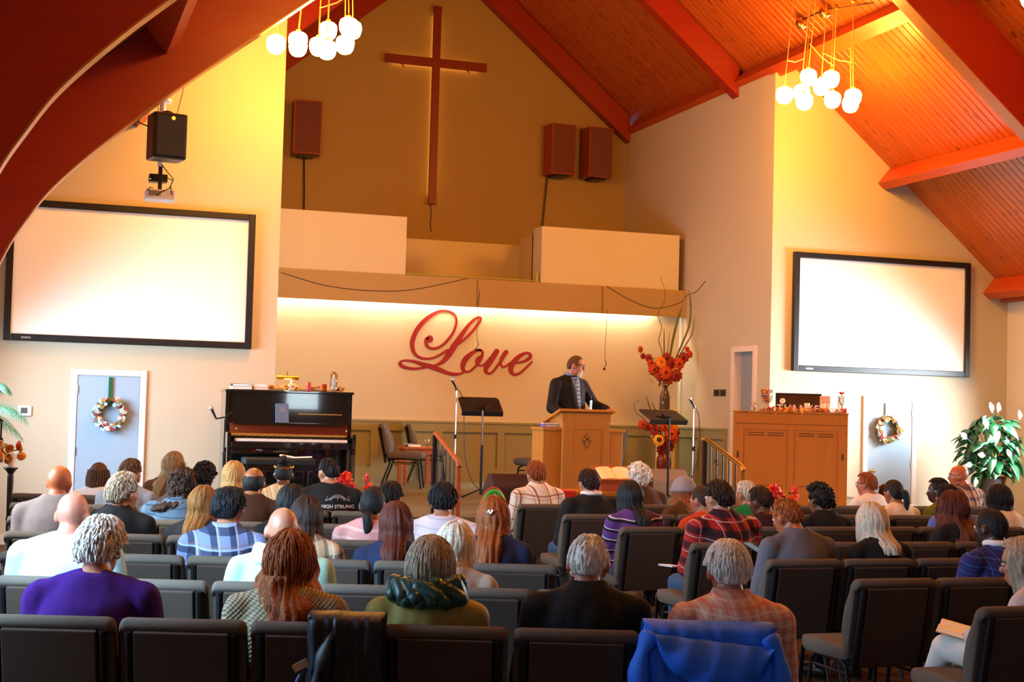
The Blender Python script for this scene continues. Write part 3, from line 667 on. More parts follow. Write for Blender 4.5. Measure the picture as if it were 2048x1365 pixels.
def book(x,y,z,w,d,h,rz,col,label,rx=0,name='book',pages=(.85,.82,.74),group=None):
    t=thing(name,label,'book',(x,y,z),0,group); t.rotation_euler=(R(rx),0,R(rz)); c=plain('cover '+label[:40],col,.5)
    bm=nbm(); box(bm,-w/2,w/2,-d/2,d/2,0,h*.12); box(bm,-w/2,w/2,-d/2,d/2,h*.88,h); box(bm,-w/2,-w/2+h*.12,-d/2,d/2,0,h); obj('cover',bm,c,t)
    bm=nbm(); box(bm,-w/2+h*.12,w/2-.005,-d/2+.005,d/2-.005,h*.12,h*.88); obj('pages',bm,plain('paper %.2f'%pages[0],pages,.8),t)
    return t
b=book(2.80,16.975,STZ+.985,.155,.225,.025,4,(.10,.17,.30),'blue hymnal standing open-faced on the piano music shelf',rx=80)
bm=nbm(); 
for k in range(3): box(bm,-.035+.006*k,.035-.006*k,.02+.018*k,.026+.018*k,.0255,.0262)
obj('cover_print',bm,plain('faded gold print',(.35,.28,.25),.5),b)
PT=STZ+PH
book(2.34,17.17,PT,.22,.27,.035,3,(.85,.85,.85),'white songbook lying at the left end of the piano top',name='songbook',group=None)
book(2.33,17.17,PT+.036,.20,.26,.028,-4,(.03,.03,.03),'black binder lying on the white songbook on the piano',rx=0,name='binder')
book(2.55,17.17,PT,.16,.22,.032,5,(.70,.45,.25),'tan hymnal lying under a cream one on the piano',name='hymnal')
book(2.555,17.17,PT+.033,.16,.21,.034,-3,(.80,.68,.50),'cream hymnal lying on a tan one on the piano',name='hymnal')
M_wax=plain('cream wax',(.80,.70,.48),.45,var=.05,Subsurface_Weight=.2)
M_redwax=plain('red wax',(.45,.03,.02),.4,var=.08)
def candle(x,y,z,r,h,mat,label,group=None,rz=0):
    t=thing('candle',label,'candle',(x,y,z),0,group)
    bm=nbm(); lathe(bm,[(r*.97,0),(r,.01),(r,h-.006),(r*.94,h),(r*.7,h-.006),(r*.1,h-.008)],20); obj('wax',bm,mat,t,smooth=False)
    bm=nbm(); tube(bm,[(0,0,h-.01),(.002,0,h+.012)],.002,5); obj('wick',bm,M_black,t)
    return t
candle(3.13,17.1,PT,.032,.105,M_redwax,'tall red pillar candle in the middle of the piano top')
candle(3.335,17.2,PT,.032,.09,M_redwax,'short red pillar candle beside the glass vase on the piano')
def brass_lamp():
    t=thing('piano_lamp','brass piano lamp with a long horizontal shade on the piano','lamp',(2.89,17.22,PT))
    bm=nbm(); lathe(bm,[(.06,0),(.06,.012),(.02,.025),(.008,.03)],18); obj('base',bm,M_brass,t)
    bm=nbm(); tube(bm,[(0,0,.02),(.0,.02,.10),(0,.0,.17),(0,-.02,.20)],.007,8); obj('stem',bm,M_brass,t)
    bm=nbm(); tube(bm,[(-.13,-.04,.155),(.13,-.04,.155)],.026,14); obj('shade',bm,M_brass,t,smooth=False)
    bm=nbm(); lathe(bm,[(.008,.20),(.012,.215),(.004,.23)],10); obj('finial',bm,M_brass,t)
    l=bpy.data.lights.new('piano lamp bulb','POINT'); l.energy=2.2; l.color=(1,.6,.2); l.shadow_soft_size=.03
    lo=bpy.data.objects.new('bulb',l); COL.objects.link(lo); lo.parent=t; lo.location=(0,-.06,.10)
brass_lamp()
leafcols=[plain('orange maple leaf',(.62,.17,.02),.6,var=.3),plain('gold maple leaf',(.70,.36,.04),.6,var=.3),plain('rust maple leaf',(.38,.07,.02),.6,var=.3),plain('peach maple leaf',(.75,.40,.16),.6,var=.3)]
def leafmesh(mat,s=.05):
    bm=nbm(); pts=[]
    for k in range(20):
        a=2*PI*k/20; r=s*(1 if k%4==0 else (.45 if k%2 else .7)); pts.append((r*math.cos(a),r*math.sin(a)))
    top=[bm.verts.new((x,y,.12*s*math.cos(3*math.atan2(y,x))+.25*abs(x))) for x,y in pts]; lo=[bm.verts.new((v.co.x,v.co.y,v.co.z-.002)) for v in top]
    c=bm.verts.new((0,0,.01)); d=bm.verts.new((0,0,.008))
    for k in range(20):
        bm.faces.new((top[k],top[(k+1)%20],c)); bm.faces.new((lo[(k+1)%20],lo[k],d)); bm.faces.new((top[(k+1)%20],top[k],lo[k],lo[(k+1)%20]))
    return mesh('leaf',bm,mat)
LEAVES=[leafmesh(m) for m in leafcols]
def garland(label,x0,x1,y,z,n,seed,spread=.07,drop=()):
    rnd=random.Random(seed); t=thing('leaf_garland',label,'garland',((x0+x1)/2,y,z))
    bm=nbm(); tube(bm,[(x0-(x0+x1)/2+(x1-x0)*k/16,.03*math.sin(k*1.3),.012) for k in range(17)],.006,6); obj('stem',bm,plain('brown stem',(.15,.07,.02),.7),t)
    for k in range(n):
        o=obj('leaf',LEAVES[rnd.randrange(4)],None,t); f=rnd.random()
        o.location=(x0-(x0+x1)/2+(x1-x0)*f,rnd.uniform(-spread,spread),.018+rnd.uniform(0,.035)); s=rnd.uniform(.55,1.0)
        o.scale=(s,s,s); o.rotation_euler=(rnd.uniform(-.9,.9),rnd.uniform(-.9,.9),rnd.uniform(0,6.28))
    for dx,dz in drop:
        o=obj('leaf',LEAVES[rnd.randrange(4)],None,t); o.location=(dx,-spread-.06,dz); o.rotation_euler=(1.4,.3,rnd.random()*6)
garland('orange leaf garland lying along the piano top',2.66,3.56,17.16,PT,46,3,.06)
def glass_cyl(name,label,x,y,z,r,h,cat='vase'):
    t=thing(name,label,cat,(x,y,z))
    bm=nbm(); lathe(bm,[(r*.9,0),(r*.95,.004),(r,.02),(r,h),(r-.004,h),(r-.005,.015),(.002,.012)],22); obj('glass',bm,M_glass,t,smooth=True)
    return t
t=glass_cyl('glass_vase','clear glass cylinder with a white candle and flowers on the piano',3.44,17.15,PT,.045,.22)
bm=nbm(); lathe(bm,[(.024,.02),(.024,.17),(.002,.172)],14); obj('white_candle',bm,plain('white wax',(.85,.83,.8),.5),t)
for k in range(7):
    o=obj('petal',LEAVES[k%4],None,t,(.02*math.cos(k*2.2),.02*math.sin(k*2.2),.215+.01*(k%3)),(.7*math.sin(k),.6*math.cos(k),k)); o.scale=(.6,.6,.6)
t=thing('nativity_figurine','small cream figurine glowing among the leaves on the piano','figurine',(2.93,17.12,PT))
bm=nbm(); lathe(bm,[(.035,0),(.04,.02),(.03,.06),(.02,.09),(.012,.10)],12); obj('robe',bm,M_wax,t,smooth=True)
bm=nbm(); ell(bm,(0,-.005,.115),.02); obj('head',bm,M_wax,t,smooth=True)
bm=nbm(); tube(bm,[(-.02,-.01,.08),(-.035,-.03,.06),(-.01,-.04,.05)],.01,6); tube(bm,[(.02,-.01,.08),(.045,-.02,.055),(.03,-.03,.03)],.01,6); obj('arms',bm,M_wax,t,smooth=True)
t=thing('sheet_music','open sheet music lying on the piano bench','sheet music',(2.83,16.22,STZ+.497),R(-12))
bm=nbm(); box(bm,-.16,0,-.11,.11,0,.012,Matrix.Rotation(R(8),4,'Y')); obj('left_page',bm,plain('paper .8',(.8,.8,.78),.8),t)
bm=nbm(); box(bm,0,.2,-.11,.11,0,.008,Matrix.Rotation(R(-3),4,'Y')); obj('right_page',bm,plain('paper .8',(.8,.8,.78),.8),t)
# ---------------------------------------------------------------- microphone and music stands
def mic_part(t,p,d,colr=None):
    p=Vector(p); d=Vector(d).normalized(); bm=nbm(); tube(bm,[p,p+d*.11],[.011,.017],10); obj('microphone_body',bm,M_black,t)
    bm=nbm(); ell(bm,p+d*.135,.027); obj('microphone_head',bm,colr or plain('steel mesh',(.45,.42,.38),.4,metal=.8,bump=.5,bscale=900),t,smooth=True)
def mic_stand(x,y,h,label,polemat,d,boom=None,rz=0):
    t=thing('microphone_stand',label,'microphone stand',(x,y,STZ),rz)
    bm=nbm(); lathe(bm,[(.13,0),(.13,.012),(.05,.03),(.014,.04)],24); obj('base',bm,M_blackmetal,t)
    hh=h-.10 if not boom else h
    bm=nbm(); tube(bm,[(0,0,.03),(0,0,hh*.55)],.014,10); obj('lower_pole',bm,polemat,t)
    bm=nbm(); tube(bm,[(0,0,hh*.5),(0,0,hh-.02)],.010,10); obj('upper_pole',bm,polemat,t)
    bm=nbm(); lathe(bm,[(.02,-.03),(.02,.03)],12,(0,0,hh*.55)); obj('clutch',bm,M_blackmetal,t)
    if boom:
        b=Vector(boom); bm=nbm(); tube(bm,[(.08,0,hh+.06),(0,0,hh),b+Vector((0,0,hh))],.009,8); obj('boom_arm',bm,M_blackmetal,t)
        mic_part(t,b+Vector((0,0,hh)),d)
    else:
        bm=nbm(); tube(bm,[(0,0,hh-.03),(0,0,hh)]+[Vector((0,0,hh))+Vector(d).normalized()*.03],.016,8); obj('clip',bm,M_black,t)
        mic_part(t,(0,0,hh),d)
    return t
t=mic_stand(5.07,17.5,1.45,'chrome microphone stand left of the tilted black music stand',M_chrome,(-.5,-.2,.75))
bm=nbm(); tube(bm,spline([(0,0,1.36),(.09,-.02,1.2),(.11,-.02,.8),(.13,-.05,.45),(.22,-.15,.16),(.45,-.25,.01),(.8,-.3,.008)],5),.006,6); obj('cable',bm,M_black,t)
t=mic_stand(8.12,17.0,1.30,'chrome microphone stand right of the vases by the side wall',M_chrome,(-.55,-.2,.7))
bm=nbm(); tube(bm,spline([(0,0,1.2),(.06,-.02,1.05),(.07,0,.6),(-.1,-.1,.2),(-.3,-.2,.008)],5),.006,6); obj('cable',bm,M_black,t)
mic_stand(2.10,16.6,.93,'black microphone stand with a short boom left of the piano',M_blackmetal,(-.45,0,.9),boom=(-.10,0,-.02))
def music_stand(x,y,h,w,label,tilt,rz,rim=None,pole=None):
    t=thing('music_stand',label,'music stand',(x,y,STZ),rz)
    for k in range(3):
        a=2*PI*k/3+.5; bm=nbm(); tube(bm,[(0,0,.12),(.24*math.cos(a),.24*math.sin(a),.012)],.010,6); obj('foot',bm,M_blackmetal,t)
    bm=nbm(); tube(bm,[(0,0,.05),(0,0,h*.62)],.016,10); obj('lower_pole',bm,M_blackmetal,t)
    bm=nbm(); tube(bm,[(0,0,h*.6),(0,0,h+.02)],.011,10); obj('upper_pole',bm,pole or M_chrome,t)
    M=Matrix.Translation((0,.0,h))@Matrix.Rotation(R(tilt),4,'X')
    bm=nbm(); prism(bm,[(-w/2,0),(w/2,0),(w/2,.30),(w/2-.03,.34),(-w/2+.03,.34),(-w/2,.30)],-.004,.004,M@Matrix(((1,0,0,0),(0,0,1,0),(0,1,0,0),(0,0,0,1)))); obj('desk',bm,M_black,t)
    bm=nbm(); box(bm,-w/2,w/2,0,.055,-.004,.006,M); obj('ledge',bm,M_black,t)
    bm=nbm(); box(bm,-.035,.035,-.035,.0,.05,.14,M); tube(bm,[M@Vector((-.12,-.01,.12)),M@Vector((0,-.012,.04)),M@Vector((.12,-.01,.12))],.006,6); obj('bracket',bm,M_blackmetal,t)
    if rim:
        bm=nbm(); box(bm,w/2-.012,w/2+.004,-.006,.008,.0,.30,M); obj('folder_edge',bm,rim,t)
music_stand(5.27,17.0,1.06,.52,'black music stand with its desk tilted flat, between piano and pulpit',-58,R(-4))
music_stand(7.45,16.3,1.02,.54,'black music stand with a green edged folder before the flower vases',-68,R(8),plain('green folder',(.01,.12,.04),.5),M_blackmetal)
# ---------------------------------------------------------------- small table with glass and papers
t=thing('side_table','small red brown wooden table between the stage chairs','table',(5.20,19.86,STZ),R(0))
bm=nbm(); box(bm,-.24,.24,-.2,.2,.51,.54,None,.006); obj('tabletop',bm,M_redwood,t)
bm=nbm(); box(bm,-.21,.21,-.17,.17,.44,.51); obj('apron',bm,M_redwood,t)
for sx in (-1,1):
    for sy in (-1,1):
        bm=nbm(); box(bm,sx*.2-.025,sx*.2+.025,sy*.16-.025,sy*.16+.025,0,.44,None,.004); obj('leg',bm,M_redwood,t)
TZ=STZ+.542
book(5.13,19.85,TZ,.20,.15,.03,10,(.60,.24,.05),'orange booklet lying on the small stage table',name='booklet')
book(5.05,19.80,TZ+.031,.12,.16,.012,-15,(.16,.20,.32),'blue leaflet lying on the orange booklet on the stage table',name='leaflet')
def tumbler(x,y,z,r,h,label):
    t=thing('drinking_glass',label,'glass',(x,y,z))
    bm=nbm(); lathe(bm,[(r*.85,0),(r,h),(r-.003,h),(r*.8,.01),(.002,.009)],20); obj('glass',bm,M_glass,t,smooth=True)
    bm=nbm(); lathe(bm,[(r*.80,.011),(r*.9,h*.6),(.002,h*.6)],18); obj('water',bm,plain('water',(.95,.97,1),.02,var=0,Transmission_Weight=.95),t,smooth=True)
tumbler(5.33,19.80,TZ,.04,.11,'drinking glass on the small stage table')
# ---------------------------------------------------------------- handrails, steps
def handrail(x,label,rail,kind):
    t=thing('stair_handrail',label,'handrail',(x,13.7,0))
    y0,y1=.92,.02; z0,z1=1.45,1.20
    for y,z,b in ((y0,z0,STZ),(y1,z1,0.0)):
        m=M_blackmetal if (y==y0 or kind=='brass') else rail
        bm=nbm(); box(bm,-.02,.02,y-.02,y+.02,b,z); obj('post',bm,m if kind!='brass' or y==y0 else M_brass,t)
    bm=nbm(); tube(bm,[(0,y0+.05,z0+.0),(0,y0-.02,z0+.015),(0,y1,z1),(0,y1-.03,z1-.04)],.024,10); obj('rail',bm,rail,t)
    for k in range(1,6):
        y=y0+(y1-y0)*k/6; z=z0+(z1-z0)*k/6; b=.48-.08*k if y<.5 else STZ
        bm=nbm(); tube(bm,[(0,y,max(.02,b)),(0,y,z)],.008,6)
        obj('baluster',bm,M_blackmetal,t)
    bm=nbm(); 
    for s in (1,-1):
        tube(bm,[(0,y0-.30+.05*math.cos(a)*(1-a/9),z0-.33+s*.09+s*.05*math.sin(a)*(1-a/9)) for a in [q*.5 for q in range(14)]],.006,5)
    obj('scroll',bm,M_blackmetal,t)
handrail(4.02,'stair handrail with a reddish wooden rail near the stage table',M_redwood,'wood')
handrail(7.12,'stair handrail with a polished brass rail beside the organ cabinet',M_brass,'brass')
# ---------------------------------------------------------------- pulpit
t=thing('pulpit','honey oak pulpit with a carved cross and side wings','pulpit',(5.92,15.15,STZ))
bm=nbm(); box(bm,-.29,.27,0,.42,0,.99,None,.006); obj('body',bm,M_oak,t)
bm=nbm()
for a in ((-.285,-.17,.03,.985),(.185,.265,.03,.985),(-.17,.185,.90,.985),(-.17,.185,.03,.10)): box(bm,a[0],a[1],-.014,0,a[2],a[3],None,.003)
obj('face_frame',bm,M_oak,t)
bm=nbm(); box(bm,-.17,.185,-.005,.0,.10,.90); obj('face_panel',bm,M_oak,t)
M_carve=wood('carved oak',(.22,.09,.02),(.30,.13,.03),.5,axis=2)
e=nbm(); prism(e,[(-.058,.80-.02),(0,.68),(.058,.78),(0,.88)],-.010,-.004,XZ)
em=obj('carved_emblem',e,M_carve,t)
e=nbm(); box(e,-.010,.010,-.02,-.010,.725,.845); box(e,-.035,.035,-.02,-.010,.785,.803)
for (x,z) in ((0,.728),(0,.842),(-.036,.794),(.036,.794)): box(e,x-.016,x+.016,-.021,-.010,z-.012,z+.012)
obj('carved_cross',e,M_oak,em)
M=Matrix.Translation((0,.02,1.085))@Matrix.Rotation(R(-14),4,'X')
bm=nbm(); box(bm,-.345,.325,-.07,.50,0,.03,M,.006); obj('sloped_top',bm,M_oak,t)
bm=nbm(); prism(bm,[(-.01,.98),(.43,.98),(.43,.99),(-.01,1.085)],-.30,.28,YZ); obj('top_cheeks',bm,M_oak,t)
for s,x0,x1,z in ((-1,-.50,-.29,.885),(1,.27,.455,.875)):
    bm=nbm(); box(bm,x0,x1,.04,.42,0,z,None,.006); obj('side_wing',bm,M_oak,t)
    bm=nbm(); box(bm,x0-.015 if s<0 else x0,x1 if s<0 else x1+.015,.02,.44,z,z+.03,None,.006); obj('wing_top',bm,M_oak,t)
t=thing('pulpit_microphone','slim gooseneck microphone on the pulpit top','microphone',(6.02,15.30,STZ+1.06))
bm=nbm(); tube(bm,[(0,0,0),(0,0,.17)],.012,8); obj('stem',bm,M_chrome,t)
bm=nbm(); tube(bm,[(0,0,.17),(0,.01,.22),(-.03,.03,.28),(-.07,.06,.33)],[.008,.008,.012,.018],8); obj('microphone_body',bm,M_black,t,smooth=True)
book(5.565,15.36,STZ+.917,.20,.14,.035,4,(.15,.12,.35),'thick book with white pages on the left wing of the pulpit')
book(5.55,15.33,STZ+.953,.19,.13,.012,-8,(.75,.75,.8),'thin pale booklet lying on top of the thick pulpit book',name='booklet')
tumbler(5.66,15.22,STZ+.915,.032,.095,'water glass on the left wing of the pulpit')
t=thing('sermon_notes','white sermon notes lying on the sloped pulpit top','papers',(5.70,15.36,STZ+1.072)); t.rotation_euler=(R(-14),0,R(5))
bm=nbm(); box(bm,-.10,.10,-.14,.14,.0,.006); obj('paper_sheet',bm,plain('paper .8',(.8,.8,.78),.8),t)
# communion table with bible stand in front of the stage
t=thing('communion_table','low honey wood table with a red runner below the pulpit','table',(5.42,13.62,0))
bm=nbm(); box(bm,-.55,.45,-.25,.25,.90,.945,None,.008); obj('tabletop',bm,M_organwood,t)
bm=nbm(); box(bm,-.48,.38,-.2,.2,.78,.90); obj('apron',bm,M_organwood,t)
for sx in (-.46,.36):
    for sy in (-.18,.18):
        bm=nbm(); box(bm,sx-.035,sx+.035,sy-.035,sy+.035,0,.78,None,.005); obj('leg',bm,M_organwood,t)
bm=nbm(); box(bm,-.56,-.30,-.255,.255,.945,.951); box(bm,-.56,-.30,-.262,-.252,.70,.951); obj('red_runner',bm,plain('red cloth',(.45,.015,.012),.8,var=.15),t)
t=thing('bible_stand','sloped red brown book stand on the low table','book stand',(5.63,13.62,.947))
M=Matrix.Translation((0,-.12,.09))@Matrix.Rotation(R(28),4,'X')
bm=nbm(); box(bm,-.20,.20,0,.30,-.012,.012,M,.004); box(bm,-.19,.19,-.12,-.08,0,.10); box(bm,-.19,.19,.10,.13,0,.21); obj('rest',bm,M_redwood,t)
bm=nbm(); box(bm,-.20,.20,-.012,.006,-.012,.035,M); obj('lip',bm,M_redwood,t)
t=thing('open_bible','large open bible with cream pages on the book stand','book',(5.63,13.50,1.055)); t.rotation_euler=(R(28),0,0)
for s in (-1,1):
    bm=nbm(); prism(bm,[(0,.0),(s*.06,.022),(s*.12,.018),(s*.175,.006),(s*.175,0)],.01,.235,Matrix(((1,0,0,0),(0,0,1,0),(0,1,0,0),(0,0,0,1)))); obj('page_block',bm,plain('cream pages',(.85,.72,.45),.8,var=.05,scale=80),t)
bm=nbm(); box(bm,-.185,.185,0,.245,-.006,0); obj('cover',bm,plain('brown leather',(.10,.03,.01),.5),t)
# stage monitors
def wedge(x,y,w,label,mat,rz):
    t=thing('stage_monitor',label,'loudspeaker',(x,y,STZ),rz)
    bm=nbm(); prism(bm,round_poly([(-.22,0),(.22,0),(.22,.16),(.02,.36),(-.10,.36),(-.22,.22)],.03,3),-w/2,w/2,YZ); obj('cabinet',bm,mat,t)
    M=Matrix.Translation((0,.125,.265))@Matrix.Rotation(R(-45),4,'X'); bm=nbm(); box(bm,-w/2+.03,w/2-.03,-.10,.10,0,.012,M); obj('grille',bm,M_black,t)
    for s in (-1,1):
        bm=nbm(); box(bm,s*w/2-.012,s*w/2+.012,-.06,.06,.15,.19,None,.006); obj('handle',bm,M_black,t)
M_monit=plain('dark brown carpet covering',(.05,.018,.010),.9,var=.3,scale=200)
wedge(5.30,16.0,.50,'dark wedge monitor speaker on the stage left of the pulpit',M_monit,0)
wedge(8.12,17.9,.55,'brown wedge monitor speaker on the stage before the tall vase',plain('tan carpet covering',(.13,.06,.025),.9),R(4))
# ---------------------------------------------------------------- organ cabinet (seen from behind)
t=thing('organ_cabinet','orange wooden organ cabinet back with two slotted panels','organ',(9.03-.31*math.sin(R(24))*0,16.1,STZ),R(-24)); OW=.69; OH=1.168
bm=nbm(); box(bm,-OW,OW,.015,.62,0,OH-.02,None,.006); obj('case',bm,M_organwood,t)
bm=nbm(); box(bm,-OW-.01,OW+.01,-.012,.64,OH-.02,OH,None,.006); obj('top',bm,M_organwood,t)
bm=nbm(); box(bm,-OW,OW,.0,.016,OH-.155,OH-.02,None,.003); obj('top_rail',bm,M_organwood,t)
bm=nbm()
for a in ((-OW,-OW+.10,.0,OH-.165),(OW-.12,OW,.0,OH-.165),(-.045,.035,.21,OH-.23),(-OW+.10,OW-.12,0,.21),(-OW+.10,OW-.12,OH-.23,OH-.165)): box(bm,a[0],a[1],.0,.016,a[2],a[3],None,.003)
obj('back_frame',bm,M_organwood,t)
M_slot=plain('dark organ slot',(.06,.02,.005),.8)
for x0,x1 in ((-OW+.10,-.045),(.035,OW-.12)):
    bm=nbm(); box(bm,x0+.004,x1-.004,.008,.016,.21,OH-.23); pn=obj('back_panel',bm,M_organwood,t)
    for f in (.10,.54):
        for z in (OH-.275,OH-.305):
            bm=nbm(); xa=x0+(x1-x0)*f; box(bm,xa,xa+(x1-x0)*.36,.004,.009,z,z+.009); obj('vent_slot',bm,M_slot,pn)
    bm=nbm(); box(bm,x0+.06,x1-.06,.005,.009,.24,.247); obj('vent_slot',bm,M_slot,pn)
for x in (-OW+.03,OW-.06):
    bm=nbm(); box(bm,x-.012,x+.012,-.004,.004,.58,.66); box(bm,x-.006,x+.006,-.006,.0,.60,.64); obj('hand_pull',bm,M_slot,t)
for x in (-.58,-.02,.56):
    bm=nbm(); box(bm,x-.035,x+.035,-.014,-.010,OH-.018,OH-.010); obj('catch_plate',bm,M_slot,t)
bm=nbm(); ell(bm,(-.01,-.003,.155),(.014,.008,.014)); obj('plug_hole',bm,M_slot,t)
for x,z in ((-.66,.94),(.66,.93)):
    bm=nbm(); ell(bm,(x,-.001,z),(.006,.004,.006),seg=8,rin=6); obj('screw',bm,M_slot,t)
OT=STZ+OH; OY=16.28
ORG0=len(COL.objects)
# things on the organ
tumbler(8.50,OY,OT,.036,.11,'small water glass at the left end of the organ top')
t=thing('goblet_vase','tall glass goblet filled with red and orange leaves on the organ','vase',(8.68,OY,OT))
bm=nbm(); lathe(bm,[(.05,0),(.05,.006),(.010,.02),(.009,.06),(.03,.085),(.062,.12),(.078,.20),(.085,.275),(.081,.275),(.074,.20),(.055,.12),(.002,.09)],24); obj('glass',bm,M_glass,t,smooth=True)
rnd=random.Random(21)
for k in range(44):
    a=rnd.random()*6.28; z=.115+.155*rnd.random(); r=(.02+.045*(z-.1)/.17)*rnd.random()**.5; o=obj('leaf',LEAVES[rnd.choice((0,2,2,0,2)) if z<.24 else rnd.choice((0,0,1))],None,t,(r*math.cos(a),r*math.sin(a),z),(rnd.random()*3,rnd.random()*3,a)); o.scale=(.55,.55,.55)
t=thing('picture_frame','dark framed picture leaning at the back of the organ top','picture',(9.14,OY+.16,OT),0); t.rotation_euler=(R(-6),0,0)
bm=nbm(); box(bm,-.285,.285,0,.015,0,.235); obj('picture',bm,plain('dark brown picture',(.06,.025,.010),.25,var=.6,scale=9),t)
bm=nbm()
for a in ((-.29,-.265,0,.24),(.265,.29,0,.24),(-.265,.265,0,.02),(-.265,.265,.22,.24)): box(bm,a[0],a[1],-.012,.015,a[2],a[3],None,.003)
obj('frame',bm,plain('black frame',(.015,.010,.008),.35),t)
# letters THANKFUL
t=thing('letter_sign','pale standing letters reading THANKFUL on the organ','sign',(9.06,OY-.02,OT))
M_sign=plain('whitewashed letter',(.72,.70,.64),.6)
xx=-.215
def text_mesh(ch,size,depth):
    cu=bpy.data.curves.new('t','FONT'); cu.body=ch; cu.size=size; cu.extrude=depth; cu.offset=size*.018; cu.resolution_u=3
    o=bpy.data.objects.new('t',cu); COL.objects.link(o); bpy.context.view_layer.update()
    me=bpy.data.meshes.new_from_object(o.evaluated_get(bpy.context.evaluated_depsgraph_get())); w=o.dimensions.x
    bpy.data.objects.remove(o); bpy.data.curves.remove(cu); return me,w
for ch in 'THANKFUL':
    me,w=text_mesh(ch,.125,.006); me.materials.append(M_sign); o=obj('letter',me,None,t,(xx,0,.004),(R(90),0,0)); xx+=w+.012
bm=nbm(); box(bm,-.23,.33,-.015,.015,0,.006); obj('base_strip',bm,M_sign,t)
t=thing('cream_flower','small cream flower above the letter sign on the organ','flower',(8.90,OY,OT))
bm=nbm(); tube(bm,[(0,0,0),(.0,.01,.13)],.003,5); obj('stem',bm,plain('brown stem',(.15,.07,.02),.7),t)
for k in range(6): 
    bm=nbm(); a=k*PI/3; ell(bm,(.02*math.cos(a),-.005,.135+.02*math.sin(a)),(.017,.007,.017),seg=8,rin=6); obj('petal',bm,M_wax,t)
candle(9.235,OY-.04,OT,.035,.115,M_wax,'cream candle in front of the THANKFUL letters')
candle(9.455,OY-.03,OT,.035,.115,M_wax,'left one of two touching cream candles on the organ','pair of cream candles')
candle(9.527,OY-.01,OT,.035,.112,M_wax,'right one of two touching cream candles on the organ','pair of cream candles')
t=thing('photo_card','pinkish photo card standing behind the paired candles on the organ','photo',(9.50,OY+.10,OT)); t.rotation_euler=(R(-8),0,0)
bm=nbm(); box(bm,-.065,.065,0,.006,0,.215); obj('card',bm,plain('pink card',(.62,.36,.28),.6,var=.2,scale=12),t)
bm=nbm(); box(bm,-.03,.03,.006,.07,0,.004); obj('foot',bm,M_white,t)
t=glass_cyl('glass_vase','clear glass cylinder with a red flower at the right end of the organ',9.70,OY,OT,.042,.215)
bm=nbm(); tube(bm,spline([(.0,0,.02),(.012,.0,.09),(-.015,.01,.16),(.01,0,.23)],4),.007,6); obj('stem',bm,plain('dark stem',(.08,.05,.03),.7),t)
M_redpetal=plain('scarlet petal',(.60,.02,.015),.5,var=.2)
for k in range(8):
    M=Matrix.Translation((.01,0,.235))@Matrix.Rotation(k*PI/4,4,'Z')@Matrix.Rotation(R(30+15*(k%2)),4,'X'); bm=nbm(); ell(bm,M@Vector((0,.026,0)),(.016,.03,.004),M.to_3x3(),8,5); obj('petal',bm,M_redpetal,t)
candle(9.755,OY-.05,OT,.03,.06,M_redwax,'small red candle beside the glass vase on the organ')
garland('orange leaf garland spilling over the organ front edge',8.62,9.66,OY-.17,OT-.006,62,8,.045,drop=((-.33,-.02),(-.42,-.01),(.0,.0)))
# turn what stands on the organ with it
for o in list(COL.objects)[ORG0:]:
    if o.parent is None and 'category' in o:
        v=Matrix.Rotation(R(-24),3,'Z')@Vector(((o.location.x-9.005)*.91,o.location.y-16.0,0)); o.location.x=9.03+v.x; o.location.y=16.1+v.y; o.rotation_euler[2]+=R(-24)
# ---------------------------------------------------------------- flowers
def flower_mesh(name,pet,ctr,n,r,w,layers=2,cr=.3):
    bm=nbm()
    for l in range(layers):
        for k in range(n):
            a=2*PI*(k+.5*l)/n; M=Matrix.Rotation(a,4,'Z')@Matrix.Rotation(R(18+24*l),4,'Y')
            c=M@Vector((r*(.58-.12*l),0,0)); ell(bm,c,(r*(.48-.1*l),w,r*.05),M.to_3x3(),7,4)
    nf=len(bm.faces)
    ell(bm,(0,0,r*.10),(r*cr,r*cr,r*.16),None,10,6)
    me=mesh(name,bm,pet,True); me.materials.append(ctr)
    for p in list(me.polygons)[nf:]: p.material_index=1
    return me
M_dark=plain('flower centre brown',(.05,.018,.008),.9)
FL={'r':flower_mesh('flower',plain('wine red petal',(.22,.010,.008),.6,var=.3),M_dark,9,.105,.030,3,.16),
 'o':flower_mesh('flower',plain('burnt orange petal',(.45,.045,.006),.6,var=.3),M_dark,11,.105,.026,3,.17),
 'y':flower_mesh('sunflower',plain('golden petal',(.75,.40,.03),.6,var=.2),M_dark,14,.10,.019,2,.42),
 'g':flower_mesh('flower',plain('amber petal',(.65,.20,.015),.6,var=.3),plain('orange centre',(.5,.12,.01),.8),13,.10,.022,3,.2),
 'k':flower_mesh('flower',plain('scarlet petal',(0,0,0)),plain('yellow centre',(.7,.5,.05),.8),6,.09,.026,2,.12)}
def blade(bm,pts,w):
    w*=.65
    n=len(pts); L_=[]
    for i,p in enumerate(pts):
        f=i/(n-1); ww=w*math.sin(PI*min(1,.12+f*.88))**.6 if f<1 else .001; p=Vector(p); d=Vector(pts[min(i+1,n-1)])-Vector(pts[max(i-1,0)]); s=d.cross(Vector((0,-1,0))); s=s.normalized() if s.length>1e-6 else Vector((1,0,0))
        L_.append([bm.verts.new(p-s*ww),bm.verts.new(p+Vector((0,-.15*ww,0))),bm.verts.new(p+s*ww),bm.verts.new(p+Vector((0,.15*ww+.001,0)))])
    for a,b in zip(L_,L_[1:]):
        for k in range(4): bm.faces.new((a[k],a[(k+1)%4],b[(k+1)%4],b[k]))
M_vase=plain('oxblood glazed vase',(.10,.012,.008),.25,var=.3,scale=12)
M_blade=plain('olive grass blade',(.10,.10,.035),.6,var=.25)
M_twig=plain('curly twig brown',(.12,.05,.02),.8)
M_fol=plain('dark autumn foliage',(.07,.05,.02),.7,var=.4)
